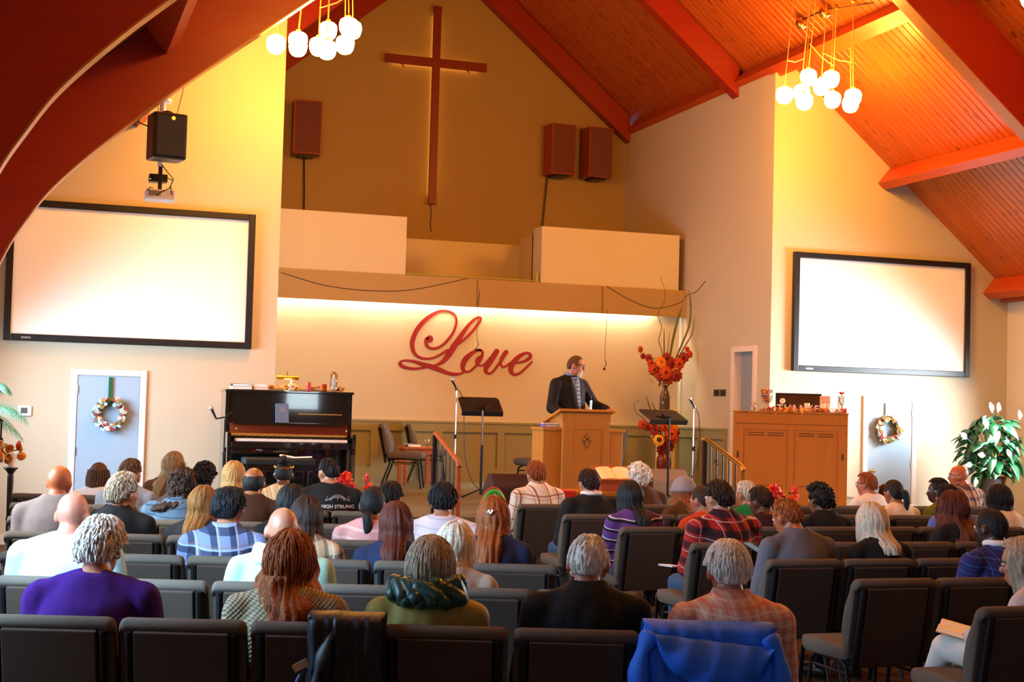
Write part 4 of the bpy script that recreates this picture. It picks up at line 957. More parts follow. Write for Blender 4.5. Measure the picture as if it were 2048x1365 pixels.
def arrangement(c,label,vprof,vmat,blooms,blades,twigs,seed,fol):
    t=thing('flower_vase',label,'vase',c)
    bm=nbm(); lathe(bm,vprof,24); obj('vase',bm,vmat,t,smooth=True)
    rnd=random.Random(seed)
    for kind,x,y,z,s in blooms:
        o=obj('flower',FL[kind],None,t,(x,y,z)); o.scale=(s,s,s); o.rotation_euler=(R(90)+rnd.uniform(-.45,.25),rnd.uniform(-.3,.3)+x*1.2,rnd.uniform(-.4,.4))
    for pts,w in blades: 
        bm=nbm(); blade(bm,spline([Vector(p) for p in pts],4) if False else spline(pts,4),w); obj('grass_blade',bm,M_blade,t)
    for pts in twigs:
        bm=nbm(); pp=spline(pts,5); tube(bm,pp,[.007*(1-.7*k/len(pp)) for k in range(len(pp))],6); obj('twig',bm,M_twig,t)
    z0=vprof[-1][1]
    for k in range(fol[0]):
        a=rnd.random()*6.28; r=rnd.random()**.5*fol[1]; bm=nbm(); M=Matrix.Rotation(rnd.random()*6.28,4,'Z')@Matrix.Rotation(rnd.uniform(-1,1),4,'X')
        ell(bm,(0,0,0),(.018,.05,.004),M,8,5); obj('leaf',bm,rnd.choice((M_fol,M_fol,leafcols[2],leafcols[0])),t,(r*math.cos(a),r*.6*math.sin(a)+.02,fol[2]+rnd.random()*fol[3]))
    return t
# floor vase, left and lower
bl=[('y',-.14,-.13,.71,.95),('r',-.17,-.05,.86,.9),('o',-.20,-.06,.92,.8),('o',.06,-.14,.80,1.0),('o',.10,-.10,.74,.9),('g',.03,-.12,.92,.95),('r',-.02,-.10,.66,1.0),('r',.08,-.08,.62,.9),('o',-.04,-.12,.90,.85),('r',-.28,-.02,.90,.7),('o',-.36,-.02,.93,.75),('r',.16,-.05,.82,.8),('r',-.05,-.05,.56,.9),('g',.12,-.09,.88,.8)]
arrangement((9.02,19.9,STZ),'tall dark red floor vase with a sunflower and red blooms',[(.07,0),(.085,.02),(.10,.2),(.115,.36),(.105,.44),(.06,.50),(.045,.53),(.06,.56)],M_vase,bl,
 [([(-.05,0,.6),(-.18,0,1.0),(-.32,0,1.38)],.022),([(-.03,0,.6),(-.10,0,1.0),(-.22,0,1.28)],.02),([(.0,0,.6),(-.06,0,.98),(-.10,0,1.22)],.012),([(.02,0,.6),(.0,0,1.0),(-.02,0,1.22)],.010)],
 [[(-.06,0,.6),(-.2,0,.85),(-.35,0,1.02),(-.46,0,1.10),(-.50,0,1.22),(-.44,0,1.28),(-.42,0,1.26)]],4,(40,.2,.55,.4))
# pedestal with glass vase, upper
t=thing('flower_pedestal','slim cream pedestal carrying the upper flower vase','pedestal',(9.20,20.25,STZ))
bm=nbm(); box(bm,-.11,.11,-.11,.11,.05,1.12,None,.006); obj('column',bm,plain('cream pedestal paint',(.62,.48,.22),.5),t)
bm=nbm(); box(bm,-.14,.14,-.14,.14,0,.05,None,.006); obj('plinth',bm,_mc['cream pedestal paint'],t)
bm=nbm(); box(bm,-.14,.14,-.14,.14,1.12,1.16,None,.006); obj('capital',bm,_mc['cream pedestal paint'],t)
bl=[('o',-.22,-.10,.60,1.0),('g',-.12,-.13,.72,1.05),('o',-.06,-.16,.56,1.15),('r',.06,-.12,.70,1.0),('r',-.02,-.10,.78,.9),('o',.18,-.12,.70,1.0),('g',.16,-.10,.60,.8),('r',.12,-.15,.52,1.0),('r',-.14,-.12,.52,.95),('r',-.30,-.05,.78,.6),('o',-.42,-.03,.90,.55),('r',-.38,-.03,.80,.5),('o',.40,-.05,.86,.65),('o',.34,-.05,.93,.5),('r',.26,-.08,.80,.9),('r',.0,-.12,.46,.9),('o',-.26,-.06,.70,.7)]
arrangement((9.16,20.22,STZ+1.16),'smoky glass vase of autumn flowers with tall grass on the pedestal',[(.075,0),(.08,.02),(.08,.20),(.055,.27),(.035,.31),(.05,.37)],plain('smoky glass',(.10,.06,.04),.1,var=.3,scale=20,Transmission_Weight=.3),bl,
 [([(.02,0,.5),(.10,0,1.0),(.18,0,1.35),(.26,0,1.58)],.032),([(.05,0,.5),(.24,0,.95),(.38,0,1.30),(.40,0,1.62),(.36,0,1.86)],.024),([(.03,0,.5),(.30,0,.95),(.44,0,1.2),(.46,0,1.45)],.016),([(-.02,0,.5),(-.03,0,.95),(-.04,0,1.25)],.018),([(.0,0,.5),(.03,0,.9),(.06,0,1.2)],.012),([(.16,0,1.35),(.25,0,1.6),(.36,0,1.62),(.5,0,1.56)],.004)],
 [[(-.02,0,.4),(-.06,0,.85),(-.12,0,1.05),(-.08,0,1.25),(-.14,0,1.45),(-.04,0,1.66),(-.05,0,1.85),(-.11,0,1.98),(-.08,0,2.02)]],6,(46,.24,.36,.42))
# poinsettias
def poinsettia(c,label):
    t=thing('poinsettia',label,'plant',c); h=c[2]
    bm=nbm(); lathe(bm,[(.07,-.28),(.095,-.12),(.10,-.12),(.09,-.13),(.002,-.13)],18); obj('pot',bm,plain('gold foil pot',(.55,.38,.1),.3,metal=.8),t)
    rnd=random.Random(2)
    for k in range(11):
        a=rnd.random()*6.28; r=.13*rnd.random()**.5; o=obj('flower',FL['k'],None,t,(r*math.cos(a),r*math.sin(a)-.03,-.02+.09*rnd.random())); o.rotation_euler=(R(60)+rnd.uniform(-.7,.7),rnd.uniform(-.6,.6),rnd.random()*6); o.scale=(.8,.8,.8)
    for k in range(8):
        bm=nbm(); M=Matrix.Rotation(k*.8,4,'Z')@Matrix.Rotation(-.3,4,'X'); ell(bm,M@Vector((0,.10,-.08)),(.03,.07,.004),M.to_3x3(),8,5); obj('leaf',bm,plain('dark green leaf',(.02,.10,.02),.5,var=.3),t)
    bm=nbm(); lathe(bm,[(.13,-h),(.13,-h+.03),(.03,-h+.05),(.03,-.31),(.12,-.30),(.12,-.28)],16); obj('plant_stand',bm,M_blackmetal,t)
poinsettia((3.03,14.0,.98),'red poinsettia beside the piano end of the stage')
poinsettia((7.72,13.98,.90),'red poinsettia at the foot of the organ cabinet')
# ---------------------------------------------------------------- peace lily by the right wall
t=thing('peace_lily','large peace lily with white spathes in a dark pot by the right wall','plant',(12.55,16.9,0))
bm=nbm(); lathe(bm,[(.15,.45),(.17,.47),(.215,.96),(.225,.98),(.20,.985),(.195,.93),(.002,.93)],24); lathe(bm,[(.17,0),(.17,.03),(.05,.06),(.05,.42),(.16,.45)],20); obj('pot',bm,plain('dark brown pot',(.045,.025,.018),.45,var=.2),t,smooth=False)
M_lily=plain('glossy lily leaf',(.015,.11,.035),.28,var=.5,scale=9,spec=.6); M_sp=plain('white spathe',(.62,.58,.48),.5,var=.06)
def bigleaf(L_,w,droop):
    bm=nbm(); n=7; rows=[]
    for i in range(n+1):
        f=i/n; y=L_*f; z=-droop*f*f; ww=w*math.sin(PI*f**.8)**.8 if 0<f<1 else .002
        rows.append([bm.verts.new((-ww,y,z+.25*ww)),bm.verts.new((0,y,z)),bm.verts.new((ww,y,z+.25*ww)),bm.verts.new((0,y,z-.003))])
    for a,b in zip(rows,rows[1:]):
        for k in range(4): bm.faces.new((a[k],a[(k+1)%4],b[(k+1)%4],b[k]))
    return mesh('leaf',bm,M_lily,True)
BL=[bigleaf(.25,.085,.12),bigleaf(.21,.075,.07),bigleaf(.23,.092,.17)]
rnd=random.Random(12)
for k in range(130):
    f=rnd.random(); a=rnd.random()*6.28; rr=.40*math.sin(PI*(.22+.62*f))*rnd.uniform(.35,1); z=1.02+.78*f
    p=Vector((rr*math.cos(a),rr*.8*math.sin(a),z)); o=obj('leaf',rnd.choice(BL),None,t,p); o.rotation_euler=(R(-18)+rnd.uniform(-.55,.45)+.3*f,rnd.uniform(-.5,.5),a-PI/2); s=rnd.uniform(.75,1.1); o.scale=(s,s,s)
    if k%3==0:
        bm=nbm(); tube(bm,[(0,0,.95),(p.x*.5,p.y*.5,.95+(z-.95)*.7),p],.005,5); obj('stalk',bm,M_lily,t)
bm=nbm(); 
pts=[(-.003,0),(.012,.02),(.038,.07),(.042,.12),(.022,.18),(.0,.21)]
rows=[[bm.verts.new((-w,-.25*w+.01,z)),bm.verts.new((0,.018,z)),bm.verts.new((w,-.25*w+.01,z)),bm.verts.new((0,.022,z))] for w,z in [(max(.002,p[0]),p[1]) for p in pts]]
for a,b in zip(rows,rows[1:]):
    for k in range(4): bm.faces.new((a[k],a[(k+1)%4],b[(k+1)%4],b[k]))
ell(bm,(0,-.004,.07),(.009,.009,.045),None,8,6); SPM=mesh('spathe',bm,M_sp,True)
for x,y,z,ry,s in ((-.14,-.25,1.86,-8,1),(-.03,-.22,1.87,18,1),(.34,-.2,1.78,8,.9),(-.28,-.35,1.64,-25,1.1),(-.50,-.2,1.50,-55,.9),(.37,-.3,1.58,4,.8),(.02,-.45,1.26,-30,.9),(.34,-.42,1.34,12,1.1),(-.36,-.4,1.28,-80,.8),(-.48,-.3,1.16,-95,.8),(-.46,-.34,.99,175,.95),(.62,-.2,1.05,80,.6)):
    o=obj('spathe',SPM,None,t,(x,y,z),(R(-10),R(ry),.2)); o.scale=(s*1.15,s,s*.72)
    bm=nbm(); tube(bm,[(0,0,.95),(x*.6,y*.6,.95+(z-.95)*.75),(x,y,z)],.004,5); obj('stalk',bm,M_lily,t)
# ---------------------------------------------------------------- palm, lantern and candle stands at the left wall
t=thing('palm_plant','feathery palm plant reaching in at the left wall','plant',(-.62,16.3,0))
bm=nbm(); lathe(bm,[(.16,0),(.20,.36),(.21,.38),(.18,.385),(.002,.34)],20); obj('pot',bm,_mc['dark brown pot'],t)
bm=nbm(); tube(bm,[(0,0,.3),(.02,0,1.0),(.0,.0,1.6)],[.04,.03,.02],8); obj('stem',bm,plain('palm stem',(.15,.13,.05),.8),t)
M_palm=plain('palm leaf green',(.04,.14,.07),.5,var=.4)
def frond(a,el,L_,seed):
    rnd=random.Random(seed); bm=nbm(); pts=[]
    for i in range(15):
        f=i/14; pts.append(Vector((L_*f*math.cos(el)*math.cos(a),L_*f*math.cos(el)*math.sin(a),1.55+L_*f*math.sin(el)-.55*L_*f*f*f)))
    tube(bm,pts,[.008*(1-.8*i/14) for i in range(15)],5)
    for i in range(3,15):
        d=(pts[i]-pts[i-1]).normalized(); s=d.cross(Vector((0,0,1))).normalized()
        for q in (-1,1):
            for j in (0,.5):
                p=pts[i-1].lerp(pts[i],j); l=.20*math.sin(PI*(i+j)/16)+.05; e=p+(s*q*.55+d*.6+Vector((0,0,-.55+rnd.uniform(-.15,.1)))).normalized()*l; m=p.lerp(e,.5)+Vector((0,0,.02))
                w=s*.0+d*.009; v=[bm.verts.new(x) for x in (p,m+w,e,m-w)]; bm.faces.new(v)
    obj('frond',bm,M_palm,t)
for a,el,l,s in ((R(-5),R(58),.80,1),(R(-20),R(25),.72,2),(R(60),R(60),.7,3),(R(140),R(60),.6,4),(R(200),R(55),.5,5),(R(-70),R(50),.7,6),(R(20),R(5),.60,7)): frond(a,el,l,s)
def pillar(x,y,h,r,label,name='candle_stand'):
    t=thing(name,label,'candle stand',(x,y,0))
    bm=nbm(); lathe(bm,[(.09,0),(.09,.03),(.05,.06),(.028,.12),(.024,h*.5),(.032,h*.52),(.024,h*.55),(.03,h-.10),(.026,h-.06),(r*.7,h-.03),(r,h-.012),(r,h)],20); obj('column',bm,M_black,t,smooth=False)
    return t
pillar(-.150,14.9,1.045,.066,'black turned candle stand by the left wall holding a white candle')
candle(-.145,14.9,1.045,.034,.135,plain('white wax',(.85,.83,.8),.5),'white pillar candle on the black stand at the left edge')
t=thing('plant_stand_column','black column stand under the lantern at the left edge','stand',(-.36,15.0,0))
bm=nbm(); box(bm,-.10,.10,-.10,.10,0,1.26,None,.008); obj('column',bm,M_black,t)
bm=nbm(); box(bm,-.13,.13,-.13,.13,1.26,1.30,None,.008); obj('top',bm,M_black,t)
t=thing('candle_lantern','black lantern with glass panes and a white candle at the left edge','lantern',(-.34,15.0,1.30))
bm=nbm(); box(bm,-.105,.105,-.105,.105,0,.025,None,.005); obj('base',bm,M_black,t)
for sx in (-1,1):
    for sy in (-1,1):
        bm=nbm(); box(bm,sx*.085-.007,sx*.085+.007,sy*.085-.007,sy*.085+.007,.025,.19); obj('corner_post',bm,M_black,t)
for k in range(4):
    bm=nbm(); M=Matrix.Rotation(k*PI/2,4,'Z'); box(bm,-.078,.078,-.087,-.084,.025,.19,M); obj('glass_pane',bm,M_glass,t)
bm=nbm(); prism(bm,[(-.11,0),(.11,0),(.03,.06),(-.03,.06)],-.11,.11,Matrix.Translation((0,0,.19))@XZ); tube(bm,[(-.02,0,.25),(0,0,.29),(.02,0,.25)],.005,6); obj('roof',bm,M_black,t)
candle(-.34,15.0,1.326,.04,.12,_mc['white wax'],'white candle burning low inside the black lantern')
t=thing('flower_spray','orange and cream silk flowers around the lantern stand','flowers',(-.19,14.84,1.16))
rnd=random.Random(31); M_cr=flower_mesh('flower',plain('cream petal',(.80,.74,.45),.6,var=.1),plain('yellow centre',(.7,.5,.05),.8),8,.06,.018,2,.2)
for k in range(16):
    kind=rnd.choice(('g','g','o','y')); o=obj('flower',FL[kind] if k not in (3,9) else M_cr,None,t,(rnd.uniform(-.10,.14),rnd.uniform(-.06,.06),rnd.uniform(-.06,.11))); o.rotation_euler=(R(80)+rnd.uniform(-.5,.5),rnd.uniform(-.5,.5),rnd.random()*6); o.scale=(.5,.5,.5)
bm=nbm(); tube(bm,[(-.1,.1,.15),(-.02,.02,.02),(.06,.02,.05),(.12,0,.06)],.006,6); obj('stem',bm,_mc['brown stem'],t)
# ---------------------------------------------------------------- people: builders
def cap(bm,a,b,ra,rb,seg=10,sq=1.0):
    a,b=Vector(a),Vector(b); d=(b-a); n=d.normalized() if d.length>1e-6 else Vector((0,0,1)); P=[];r=[]
    for k in range(4):
        q=PI/2*(k/4); P.append(a-n*ra*math.cos(q)); r.append(max(.001,ra*math.sin(q)))
    P.append(a); r.append(ra); P.append(b); r.append(rb)
    for k in range(1,5):
        q=PI/2*(k/4); P.append(b+n*rb*math.sin(q)); r.append(max(.001,rb*math.cos(q)))
    tube(bm,P,r,seg)
def rings(bm,L_,seg=20):
    """L_: (z,cy,rx,ry) elliptical sections, closed"""
    R_=[]
    for z,cy,rx,ry in L_: R_.append([bm.verts.new((rx*math.cos(2*PI*k/seg),cy+ry*math.sin(2*PI*k/seg),z)) for k in range(seg)])
    for a,b in zip(R_,R_[1:]):
        for k in range(seg): bm.faces.new((a[k],a[(k+1)%seg],b[(k+1)%seg],b[k]))
    bm.faces.new(R_[0][::-1]); bm.faces.new(R_[-1])
PENDING=[]
def remesh_obj(bm,voxel,smooth):
    me=bpy.data.meshes.new('tmp'); bmesh.ops.recalc_face_normals(bm,faces=bm.faces); bm.to_mesh(me); bm.free()
    o=bpy.data.objects.new('tmp',me); COL.objects.link(o)
    m=o.modifiers.new('r','REMESH'); m.mode='VOXEL'; m.voxel_size=voxel
    s=o.modifiers.new('s','SMOOTH'); s.factor=.5; s.iterations=smooth
    return o
def flush(tmp):
    """evaluate remeshed temporaries -> list of meshes"""
    bpy.context.view_layer.update(); dg=bpy.context.evaluated_depsgraph_get(); out=[]
    for o in tmp:
        me=bpy.data.meshes.new_from_object(o.evaluated_get(dg)); me.materials.clear()
        me.polygons.foreach_set('use_smooth',[True]*len(me.polygons)); out.append(me)
    for o in tmp:
        m=o.data; bpy.data.objects.remove(o); bpy.data.meshes.remove(m)
    return out
def skin(tone):
    k='skin %s'%tone
    if k in _mc: return _mc[k]
    c={'pink':(.44,.18,.115),'fair':(.44,.20,.115),'red':(.40,.115,.045),'tan':(.30,.125,.06),'brown':(.13,.055,.03),'dark':(.055,.025,.016)}[tone]
    t=NT(k); n=t.noise(25); n2=t.noise(6)
    t.col(t.mix(n2,t.mix(n,sc(c,.85),sc(c,1.1)),sc((c[0],c[1]*.8,c[2]*.75),1.0))); t.set(.38,0,.5,Subsurface_Weight=.12,Subsurface_Radius=(.02,.008,.004)); t.bump(t.noise(180),.15,.002)
    _mc[k]=t.m; return t.m
def hairmat(key,a,b,rough=.62):
    k='hair '+key
    if k in _mc: return _mc[k]
    t=NT(k); n=t.noise(1,detail=4,stretch=(170,170,9)); n2=t.noise(9,detail=2)
    cr=t.node('ShaderNodeValToRGB'); cr.color_ramp.elements[0].position=.36; cr.color_ramp.elements[1].position=.64
    t.l(n,cr.inputs[0]); t.col(t.mix(t.math('MULTIPLY_ADD',n2,.35,-.08),t.mix(cr.outputs[0],a,b),sc(a,.45))); t.set(rough,0,.28,Anisotropic=.5); t.bump(n,.8,.008)
    _mc[k]=t.m; return t.m
HAIR={'white':((.60,.55,.47),(.95,.91,.84)),'silver':((.42,.37,.31),(.85,.79,.70)),'greyblond':((.26,.20,.13),(.55,.46,.34)),'platinum':((.45,.36,.24),(.78,.70,.56)),
'blonde':((.34,.19,.06),(.62,.40,.16)),'strawberry':((.17,.065,.014),(.36,.16,.035)),'auburn':((.17,.036,.008),(.42,.115,.022)),'redbrown':((.06,.012,.006),(.14,.030,.012)),
'brown':((.060,.024,.010),(.13,.055,.022)),'lightbrown':((.16,.085,.035),(.34,.20,.09)),'darkbrown':((.020,.009,.006),(.050,.022,.012)),'black':((.004,.004,.005),(.016,.014,.016)),'grey':((.16,.14,.12),(.36,.33,.29))}
def hm(k): return hairmat(k,*HAIR[k])
def hair_shell(bm,th,rx=.079,ry=.100,rz=.112,face=118,front=46,side=4,nape=-32,L_=0,flare=0,amp=.004,fr=26,seed=0,wave=0,taper=.75,naz=84,part=0):
    """surface hair: crown to hem, az 0=back. L_>0 hangs below the nape."""
    rows=[]; ne=16; nl=18 if L_>0 else 0
    for i in range(naz):
        az=-PI+2*PI*i/naz; A=abs(math.degrees(az))
        f=max(0,min(1,(A-(face-12))/24)); f=f*f*(3-2*f)          # 0 hair curtain, 1 face
        g=max(0,min(1,(A-40)/45)); g=g*g*(3-2*g)
        e_back=(-18 if L_>0 else nape); e_side=(-18 if L_>0 else side)
        end=(e_back*(1-g)+e_side*g)*(1-f)+front*f
        col=[]; sx,cy=math.sin(az),-math.cos(az)
        ll=L_*(1-f)*(1-.10*g)
        for j in range(ne+1):
            e=R(88+(end-88)*j/ne); t_=th*(1-.45*(j/ne)**4 if L_<=0 or f>.5 else 1)
            rr=noise.noise(Vector((sx*fr*.35,cy*fr*.35,math.sin(e)*1.6+seed)))*amp+noise.noise(Vector((sx*fr,cy*fr,math.sin(e)*2+seed+9)))*amp*.6
            if L_<=0: t_*=1-.55*g*(1-f)*(j/ne)**2
            if part: rr-=.006*math.exp(-((sx*math.cos(e))/.10)**2)*max(0,math.sin(e))
            k=1; p=Vector((sx*math.cos(e)*(rx+t_+rr),cy*math.cos(e)*(ry+t_+rr),math.sin(e)*(rz+t_+rr)))
            col.append(p)
        p0=col[-1].copy()
        for j in range(1,nl+1):
            q=j/nl; d=ll*q
            wv=wave*math.sin(q*7+az*2.2+seed)+noise.noise(Vector((sx*fr*.5,cy*fr*.5,q*2.5+seed)))*amp*1.5+noise.noise(Vector((sx*fr*1.3,cy*fr*1.3,q*2+seed)))*amp
            s=1+flare*math.sin(q*PI*.75)-(1-taper)*q*q
            zz=p0.z-d; bk=max(0,min(1,(-.05-zz)/.13)); back=-(.100 if L_>.1 else .012)*bk*bk*(3-2*bk)*max(0,-cy)**.5  # lies over the collar and back
            p=Vector((p0.x*s+sx*wv,p0.y*(s if p0.y>0 else 1-(1-s)*.4)+cy*wv+back,p0.z-d))
            col.append(p)
        e=col[-1]; col.append(Vector((e.x*.80,e.y*.80+.004,e.z+.006)))
        rows.append([bm.verts.new(p) for p in col])
    top=bm.verts.new((0,0,rz+th))
    for i in range(naz):
        a,b=rows[i],rows[(i+1)%naz]; bm.faces.new((top,b[0],a[0]))
        for j in range(len(a)-1): bm.faces.new((a[j],b[j],b[j+1],a[j+1]))
def locks(bm,n,rad,length,seed,emin=-20,spread=1.0,r=.010,curl=0):
    """short tapered tufts lying along the scalp, combed downwards"""
    rnd=random.Random(seed); r*=.40
    for k in range(n*4):
        az=rnd.uniform(-PI,PI); A=abs(math.degrees(az)); e0=rnd.uniform(max(emin,-14) if A<100 else 50,84)
        dl=length*rnd.uniform(.5,1.1)/.11; dz=rnd.uniform(-.5,.5)*spread*.55; pts=[]; lim=(-22 if A<45 else (-22+30*(A-45)/30 if A<75 else 10)) if length<.1 else -90
        for i in range(5):
            f=i/4; e=R(max(lim,e0-math.degrees(dl)*f)); a=az+dz*f/max(.35,math.cos(R(e0)))*.5; q=rad+.004+.006*math.sin(f*PI)-.006*(f>.9)+curl*.35*math.sin(f*6+k)
            pts.append((math.sin(a)*math.cos(e)*(.079+q),-math.cos(a)*math.cos(e)*(.100+q),math.sin(e)*(.112+q)))
        if A>100 and pts[-1][2]<.075: continue
        tube(bm,pts,[r*.5,r,r,r*.75,r*.15],5)
def build_hair(style,seed):
    bm=nbm(); rnd=random.Random(seed); S_=style
    if S_=='short': hair_shell(bm,.016,seed=seed,amp=.006,nape=-24,side=8); locks(bm,70,.010,.055,seed,r=.009)
    elif S_=='crop': hair_shell(bm,.009,seed=seed,amp=.003,nape=-24)
    elif S_=='thick': hair_shell(bm,.021,seed=seed,amp=.008,nape=-25,side=9); locks(bm,120,.015,.06,seed,emin=2,r=.010)
    elif S_=='fluffy': hair_shell(bm,.028,seed=seed,amp=.016,nape=-28,fr=20); locks(bm,150,.024,.075,seed,r=.011,spread=2,curl=.012)
    elif S_=='thin': hair_shell(bm,.008,seed=seed,amp=.003,nape=-24,side=8); locks(bm,60,.003,.05,seed,emin=-20,r=.007)
    elif S_=='fringe':
        # balding: band round the back and sides only
        naz=60; rows=[]
        for i in range(naz+1):
            az=R(-112+224*i/naz); sx,cy=math.sin(az),-math.cos(az); g=min(1,max(0,(abs(math.degrees(az))-40)/45)); lo=-34+36*g; hi=34-8*g; col=[]
            for j in range(9):
                e=R(lo+(hi-lo)*j/8); t_=.008*math.sin(PI*(j+.3)/8.6)+noise.noise(Vector((sx*9,cy*9,j*.4+seed)))*.004
                col.append(bm.verts.new((sx*math.cos(e)*(.079+t_),cy*math.cos(e)*(.100+t_),math.sin(e)*(.112+t_))))
            rows.append(col)
        for a,b in zip(rows,rows[1:]):
            for j in range(8): bm.faces.new((a[j],b[j],b[j+1],a[j+1]))
    elif S_=='bob': hair_shell(bm,.024,L_=.085,seed=seed,amp=.009,taper=.72,flare=.03,face=112); locks(bm,90,.018,.12,seed,emin=10,r=.009)
    elif S_=='medium': hair_shell(bm,.022,L_=.17,seed=seed,amp=.009,taper=.85,flare=.05,part=1)
    elif S_=='long': hair_shell(bm,.021,L_=.30,seed=seed,amp=.008,taper=.88,flare=.02,part=1)
    elif S_=='longwavy': hair_shell(bm,.030,L_=.25,seed=seed,amp=.014,taper=1.02,flare=.20,wave=.016,fr=18); locks(bm,40,.026,.16,seed,emin=15,r=.012)
    elif S_=='xlong': hair_shell(bm,.022,L_=.42,seed=seed,amp=.009,taper=.92,flare=.0,part=1)
    elif S_=='curly':
        hair_shell(bm,.022,seed=seed,amp=.010)
        for k in range(230):
            az=rnd.uniform(-PI,PI); A=abs(math.degrees(az)); e=R(rnd.uniform(-28 if A<70 else (4 if A<112 else 44),88)); d=Vector((math.sin(az)*math.cos(e),-math.cos(az)*math.cos(e),math.sin(e)))
            p=Vector((d.x*.100,d.y*.121,d.z*.134))+d*rnd.uniform(-.008,.012); r=rnd.uniform(.010,.019); s,u=frame_at(d)
            ph=rnd.random()*6; tube(bm,[p+(s*math.cos(ph+q*1.2)+u*math.sin(ph+q*1.2))*r*.75+d*.003*q for q in range(6)],r*.42,5)
    elif S_=='curlylong':
        hair_shell(bm,.028,L_=.15,seed=seed,amp=.016,taper=1.0,flare=.12,fr=14,wave=.012)
        for k in range(130):
            az=R(rnd.uniform(-100,100)); z=rnd.uniform(-.18,.10); r0=.108 if z>-.02 else .112; p=Vector((math.sin(az)*r0,-math.cos(az)*(r0+.018),z)); ph=rnd.random()*6; s,u=frame_at(Vector((math.sin(az),-math.cos(az),0))); r=rnd.uniform(.012,.02)
            tube(bm,[p+(s*math.cos(ph+q*1.1)+u*math.sin(ph+q*1.1))*r*.7 for q in range(6)],r*.4,5)
    elif S_ in ('pony','lowpony'):
        hair_shell(bm,.012,seed=seed,amp=.004,nape=-30,front=44); z0=.02 if S_=='pony' else -.05
        P=spline([(0,-.10,z0),(.0,-.150,z0-.02),(.01,-.155,z0-.10),(.0,-.145,z0-.20),(.015,-.14,z0-.31)],4)
        for k in range(9):
            a=2*PI*k/9; n_=len(P); tube(bm,[Vector(p)+Vector((.018*math.cos(a+i*.15),.016*math.sin(a+i*.15),0))*(.35+.65*math.sin(PI*min(1,.15+i/n_))) for i,p in enumerate(P)],[.016*(1-.75*(i/n_)**3) for i in range(n_)],6)
    elif S_=='bun':
        hair_shell(bm,.010,seed=seed,amp=.003,nape=-26,front=46)
        for k in range(26):
            a=rnd.random()*6.28; e=rnd.uniform(-.6,1.5); d=Vector((math.cos(a)*math.cos(e),math.sin(a)*math.cos(e),math.sin(e))); c=Vector((0,-.055,.115))+d*.034; s,u=frame_at(d); tube(bm,[c-s*.02,c+d*.012,c+s*.02],[.006,.015,.006],6)
        ell(bm,(0,-.055,.115),.042)
    elif S_=='braids':
        hair_shell(bm,.014,seed=seed,amp=.006,nape=-26,fr=14)
        for k in range(17):
            az=R(-100+200*k/16); p=[Vector((math.sin(az)*.085,-math.cos(az)*.108,.06)),Vector((math.sin(az)*.10,-math.cos(az)*.125,-.03)),Vector((math.sin(az)*.085,-math.cos(az)*.125-.01,-.12)),Vector((math.sin(az)*.06,-math.cos(az)*.10-.03,-.24-.03*math.sin(k*2.1)))]
            pp=spline([tuple(v) for v in p],8); tube(bm,pp,[.0105*(1+.28*math.sin(i*2.4)) for i in range(len(pp))],6)
    return bm
